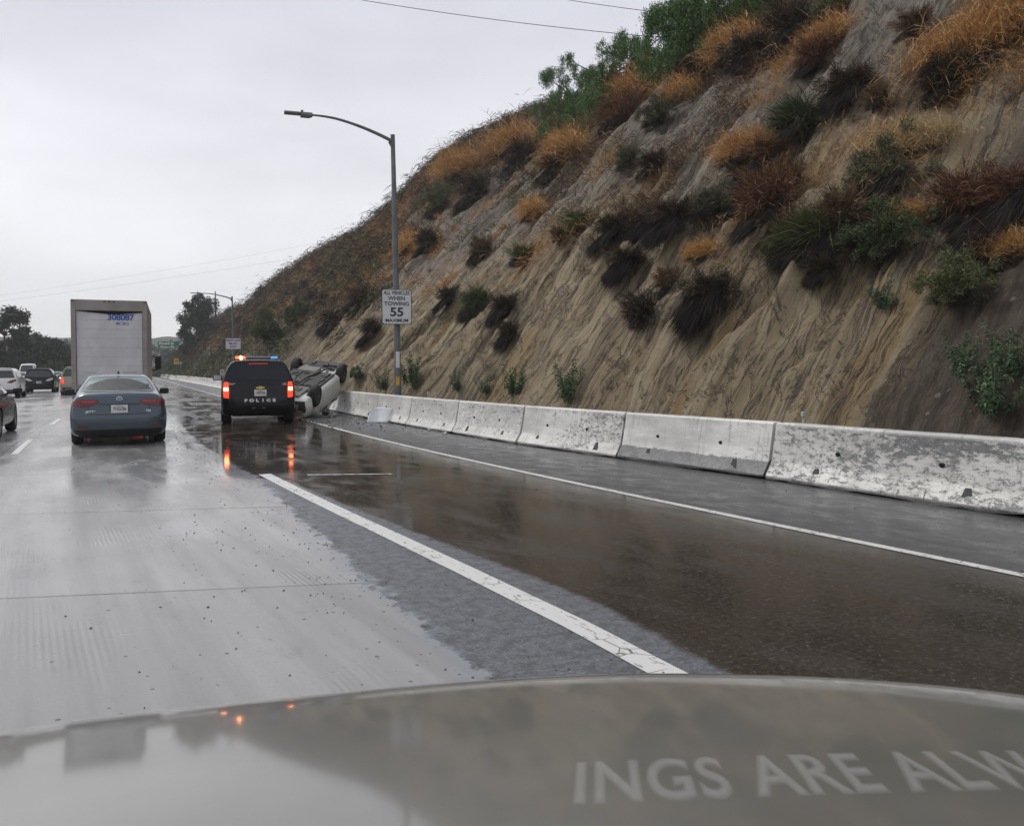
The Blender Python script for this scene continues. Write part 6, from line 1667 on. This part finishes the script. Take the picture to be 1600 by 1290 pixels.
# ---- debris
def lump(name, loc, sx, sy, sz, mt_, label, seed, cat='debris', rz=0.0, tilt=0.0, group='crash debris on the wet shoulder'):
    rs = np.random.default_rng(seed); bm = bmesh.new()
    bmesh.ops.create_grid(bm, x_segments=9, y_segments=7, size=.5)
    for v in bm.verts:
        x, y = v.co.x, v.co.y
        ang = math.atan2(y, x); k = 1 - .25 * float(vnoise(ang * 1.7 + seed, 2.2, seed))
        v.co = Vector((x * sx * k, y * sy * k, (float(fbm(x * 2.4 + seed, y * 2.4, seed, 3)) - .3) * sz * 1.6))
    bmesh.ops.solidify(bm, geom=bm.faces[:], thickness=.012)
    mz = min(v.co.z for v in bm.verts) if not tilt else 0
    bmesh.ops.rotate(bm, verts=bm.verts, cent=(0, 0, 0), matrix=Matrix.Rotation(tilt, 3, 'Y'))
    mz = min(v.co.z for v in bm.verts)
    for v in bm.verts: v.co.z -= mz
    o = tag(bm_obj(name, bm, mt_, smooth=True), label, cat, group); o.location = (loc[0], loc[1], .003); o.rotation_euler = (0, 0, rz)
    return o
M['white_panel'] = simple('white_panel', (.60, .61, .63), .35, coat=.4, var=.06)
p = at_ground(603, 657); p2 = at_ground(612, 655)
bm = bmesh.new()
wp = [(-.42, .0), (.34, .0), (.46, .05), (.62, .50), (.50, .55), (.05, .60), (-.36, .48), (-.50, .12)]
bmesh.ops.create_grid(bm, x_segments=14, y_segments=10, size=.5)
for v in bm.verts:
    u_, w__ = v.co.x + .5, v.co.y + .5
    xl = -.46 + .16 * w__; xr = .36 + .24 * w__
    v.co = Vector((xl + (xr - xl) * u_, .08 * math.sin(u_ * 5) - .34 * (1 - w__) ** 1.2 + .03, max(0, w__ * (.50 + .06 * math.sin(u_ * 3.3)) + .02)))
bmesh.ops.solidify(bm, geom=bm.faces[:], thickness=.015)
o = tag(bm_obj('torn_body_panel', bm, M['white_panel'], smooth=True), 'crumpled white car panel leaning against the barrier foot', 'debris', 'crash debris on the wet shoulder')
o.location = (6.36, 22.0, .015); o.scale = (.70, .70, .72); o.rotation_euler = (0, 0, R(-14))
p = at_ground(545, 643); 
bm = bmesh.new(); tube(bm, [(-.5, 0, .09), (-.2, .04, .10), (.25, .03, .09), (.55, -.04, .08)], [.07, .09, .09, .06], 8); box(bm, -.42, .3, -.05, .10, .02, .12, .03)
o = tag(bm_obj('torn_bumper', bm, M['black'], sharp=40), 'black torn bumper piece at the foot of the barrier', 'debris', 'crash debris on the wet shoulder'); o.location = (p.x, p.y, .0); o.rotation_euler = (0, 0, R(-62))
p = at_ground(583, 653); lump('torn_strip', p, .9, .16, .08, M['black'], 'long black trim strip lying left of the white panel', 5, rz=R(-50))
p = at_ground(574, 655); lump('torn_strip', p, .5, .12, .05, M['black'], 'short black strip on the wet road in front of the long one', 6, rz=R(-20))
p = at_ground(486, 650)
bm = bmesh.new(); bmesh.ops.create_uvsphere(bm, u_segments=20, v_segments=10, radius=1)
for v in bm.verts: v.co = Vector((v.co.x * .36, v.co.y * .2, max(0, v.co.z) * .15 + (.01 if v.co.z < 0 else 0)))
o = tag(bm_obj('mirror_cover', bm, simple('grey_shell', (.30, .31, .30), .4, coat=.3), smooth=True), 'rounded grey plastic shell on the road by the upturned car', 'debris', 'crash debris on the wet shoulder'); o.location = (p.x, p.y, 0); o.rotation_euler = (0, 0, R(10))
M['brownbit'] = simple('torn_foam', (.20, .11, .05), .8, scale=20, var=.5)
for i, (px, py, s_, mm, lb_) in enumerate([
    (470, 656, .34, 'brownbit', 'torn brown shred below the upturned car bonnet, left one'), (480, 657, .22, 'pale', 'small pale shred beside the torn brown one'), (464, 660, .18, 'brownbit', 'tiny brown scrap nearest the police vehicle wheel'),
    (533, 645, .20, 'white_panel', 'small white chip on the road right of the grey shell'), (588, 650, .16, 'white_panel', 'small white chip left of the white panel'),
    (512, 661, .13, 'black', 'small dark chip on the wet lane right of the police vehicle'), (596, 668, .10, 'black', 'tiny dark crumb in front of the white panel'),
    (630, 662, .25, 'black', 'dark rubble at the barrier foot right of the white panel'), (560, 662, .08, 'pale', 'tiny pale crumb on the shoulder in mid photo'),
    (672, 672, .12, 'white_panel', 'small white flake on the shoulder, farther of two'), (695, 678, .12, 'white_panel', 'small white flake on the shoulder, nearer of two'),
    (760, 683, .20, 'white_panel', 'thin pale flake by the barrier foot in mid photo'), (925, 709, .22, 'pale', 'curved concrete chip fallen beneath the chipped barrier end'),
    (1000, 717, .28, 'brownbit', 'small heap of brown leaves under the half grey barrier')]):
    p = at_ground(px, py); lump('debris_piece', p, s_, s_ * .6, s_ * .35, M[mm], lb_, 30 + i, rz=i * .7)

# gravel and crumbs washed over the road: nobody could count them
rs = np.random.default_rng(5); Vg, Qg = [], []
def crumb(x, y, s_):
    b_ = len(Vg); h_ = s_ * rs.uniform(.4, .9); a0 = rs.uniform(0, 6.28)
    for k in range(4):
        a = a0 + k * 1.57 + rs.uniform(-.3, .3); Vg.append((x + math.cos(a) * s_ * rs.uniform(.6, 1.2), y + math.sin(a) * s_ * rs.uniform(.6, 1.2), .001))
    for k in range(4):
        v = Vg[b_ + k]; Vg.append((x + (v[0] - x) * .55, y + (v[1] - y) * .55, h_ * rs.uniform(.8, 1.1)))
    for k in range(4): Qg.append((b_ + k, b_ + (k + 1) % 4, b_ + 4 + (k + 1) % 4, b_ + 4 + k))
    Qg.append((b_ + 4, b_ + 5, b_ + 6, b_ + 7))
for k in range(1150):
    Y = 3.2 + 20 * rs.uniform(0, 1) ** 1.3; r = rs.uniform()
    if r < .26: t = float(np.interp(Y, [3, 11], [.45, 1.25])) - abs(rs.normal()) * .75
    elif r < .52: t = rs.uniform(.6, 1.7)
    elif r < .62: t = rs.uniform(1.6, 4.6)
    elif r < .80: t = bar_t(Y) - .25 - abs(rs.normal()) * .22
    else: t = rs.uniform(4.8, 6.7)
    crumb(t + float(g(Y)), Y, rs.uniform(.003, .0085) * (1 + .05 * Y))
for k in range(420):          # denser round the wreck
    Y = rs.normal() * 2.4 + 24.5; t = rs.uniform(4.2, 6.7); crumb(t + float(g(Y)), Y, rs.uniform(.012, .045))
me = np_mesh('gravel', Vg, quads=Qg)
tag(link_mesh('gravel', me, simple('dark_gravel', (.055, .05, .046), .6, scale=3, var=.7), smooth=False), 'dark gravel and crumbs scattered over the wet road and shoulder', 'gravel', kind='stuff')

# ================================================================== THE CAMERA CAR'S BONNET
own = empty('own_car', (0, 0, 0), 0, label='wet grey bonnet of the car the photo is taken from', cat='car')
mt, nt, b = new_mat('wet_grey_bonnet_paint')
tcn = nt.nodes.new('ShaderNodeTexCoord')
nt.links.new(ramp(nt, noise(nt, tcn.outputs['Object'], 3, 5, .6), [(.3, (.15, .145, .13)), (.7, (.20, .195, .175))]), b.inputs['Base Color'])
b.inputs['Metallic'].default_value = .25
b.inputs['Roughness'].default_value = .32
b.inputs['Coat Weight'].default_value = 1.0; b.inputs['Coat Roughness'].default_value = .075; b.inputs['Coat IOR'].default_value = 1.6
drop = noise(nt, tcn.outputs['Object'], 55, 2, .5)
dv = nt.nodes.new('ShaderNodeTexVoronoi'); dv.inputs['Scale'].default_value = 75; nt.links.new(tcn.outputs['Object'], dv.inputs['Vector'])
ds = nt.nodes.new('ShaderNodeSeparateColor'); nt.links.new(dv.outputs['Color'], ds.inputs[0])
bead = math_(nt, 'MULTIPLY', maprange(nt, ds.outputs[0], .72, .74, 0, 1), maprange(nt, dv.outputs['Distance'], .1, .42, 1, 0))

M['bonnet'] = mt
FRONT = [(-1.1, 1.25), (-.9, 1.40), (-.6, 1.53), (-.2, 1.585), (.05, 1.55), (.26, 1.505), (.55, 1.44), (.80, 1.36), (.98, 1.28), (1.28, 1.10), (1.48, .91), (1.62, .70)]
def front_y(x):
    return np.interp(x, [p[0] for p in FRONT], [p[1] for p in FRONT])
def front_s(x):
    return sum(front_y(np.asarray(x, float) + d_) for d_ in (-.12, -.06, 0, .06, .12)) / 5
def bonnet_z(x, y):
    """crowned bonnet whose lip rolls down at the front edge"""
    w = front_s(x) - y
    zp = .895 + .185 * w + .25 * .045 * (1 - np.exp(-np.maximum(w, 0) / .045)) - .035 * np.maximum(w, 0) ** 2
    zn = .895 + .435 * w - 3.2 * w ** 2
    return np.where(w > 0, zp, zn)
nx, nyb = 130, 150
xs = np.linspace(-1.08, 1.60, nx)
ws = np.concatenate([np.linspace(0, .80, 90), np.linspace(.805, 1, 60)])
V = []
for k_ in ws:
    yb_ = .25; yf = front_s(xs) + .13
    yy_ = yb_ + (yf - yb_) * k_
    V.append(np.stack([xs, yy_, bonnet_z(xs, yy_)], -1))
V = np.concatenate(V)
ii, jj = np.meshgrid(np.arange(nyb - 1), np.arange(nx - 1), indexing='ij'); b0 = (ii * nx + jj).ravel()
q1 = np.stack([b0, b0 + 1, b0 + nx + 1, b0 + nx], -1)
bon = link_mesh('bonnet', np_mesh('bonnet', V, quads=q1), M['bonnet'], own, smooth=True)
edge = [tuple(V[(nyb - 1) * nx + j]) for j in range(nx)]
bm = bmesh.new(); up_ = [bm.verts.new((x, y - .006, z_ - .004)) for x, y, z_ in edge]; lo_ = [bm.verts.new((x, y + .02, z_ - .30)) for x, y, z_ in edge]; l2 = [bm.verts.new((x, y - .05, .22)) for x, y, z_ in edge]
for j in range(nx - 1): bm.faces.new((up_[j], up_[j + 1], lo_[j + 1], lo_[j])); bm.faces.new((lo_[j], lo_[j + 1], l2[j + 1], l2[j]))
bm_obj('front_bumper', bm, M['bonnet'], own, smooth=True)
# windscreen reflection of lettering, painted onto the bonnet as faint pale letters
mt, nt, b = new_mat('faint_reflected_lettering'); b.inputs['Base Color'].default_value = (.55, .55, .53, 1); b.inputs['Roughness'].default_value = .8; b.inputs['Coat Weight'].default_value = .5; b.inputs['Coat Roughness'].default_value = .04
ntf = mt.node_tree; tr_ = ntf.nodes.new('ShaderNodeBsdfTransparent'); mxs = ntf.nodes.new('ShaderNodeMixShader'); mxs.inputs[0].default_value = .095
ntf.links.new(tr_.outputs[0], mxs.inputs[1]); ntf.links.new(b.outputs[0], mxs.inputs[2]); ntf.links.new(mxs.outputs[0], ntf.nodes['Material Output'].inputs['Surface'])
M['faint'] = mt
inv = own.matrix_basis.inverted()
def bonnet_pt(px, py):
    d = ray(px, py).normalized(); P = Vector((0, 0, EYE))
    for k in range(3000):
        P = P + d * .001; q_ = inv @ P
        if q_.y > .27 and q_.z < float(bonnet_z(q_.x, q_.y)): return q_
    return None
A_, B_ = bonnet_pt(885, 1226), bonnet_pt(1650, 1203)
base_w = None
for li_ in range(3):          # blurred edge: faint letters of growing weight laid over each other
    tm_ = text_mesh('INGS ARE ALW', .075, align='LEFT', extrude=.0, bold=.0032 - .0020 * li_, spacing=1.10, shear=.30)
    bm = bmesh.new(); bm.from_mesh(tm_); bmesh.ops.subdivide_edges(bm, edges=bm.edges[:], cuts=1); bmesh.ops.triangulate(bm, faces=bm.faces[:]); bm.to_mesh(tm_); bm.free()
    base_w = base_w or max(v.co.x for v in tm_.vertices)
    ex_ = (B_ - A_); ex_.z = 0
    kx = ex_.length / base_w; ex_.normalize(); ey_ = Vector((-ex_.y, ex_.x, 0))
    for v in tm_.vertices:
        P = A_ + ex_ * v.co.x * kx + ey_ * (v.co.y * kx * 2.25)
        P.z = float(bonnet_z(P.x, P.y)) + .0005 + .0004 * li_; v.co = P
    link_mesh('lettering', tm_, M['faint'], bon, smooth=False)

# ================================================================== HAZE
HAZE = True
if HAZE:
    bm = bmesh.new(); box(bm, -700, 700, -40, 900, -1.4, 95)
    hz = bm_obj('haze', bm, [], None)
    mt = bpy.data.materials.new('haze_air'); mt.use_nodes = True; nt = mt.node_tree; nt.nodes.clear()
    out = nt.nodes.new('ShaderNodeOutputMaterial'); vol = nt.nodes.new('ShaderNodeVolumePrincipled')
    vol.inputs['Color'].default_value = (.955, .965, .985, 1); vol.inputs['Density'].default_value = .0005; vol.inputs['Anisotropy'].default_value = .2
    nt.links.new(vol.outputs[0], out.inputs['Volume'])
    hz.data.materials.append(mt)
    tag(hz, kind='stuff'); hz['label'] = 'thin pale rain haze in the air'; hz['category'] = 'haze'
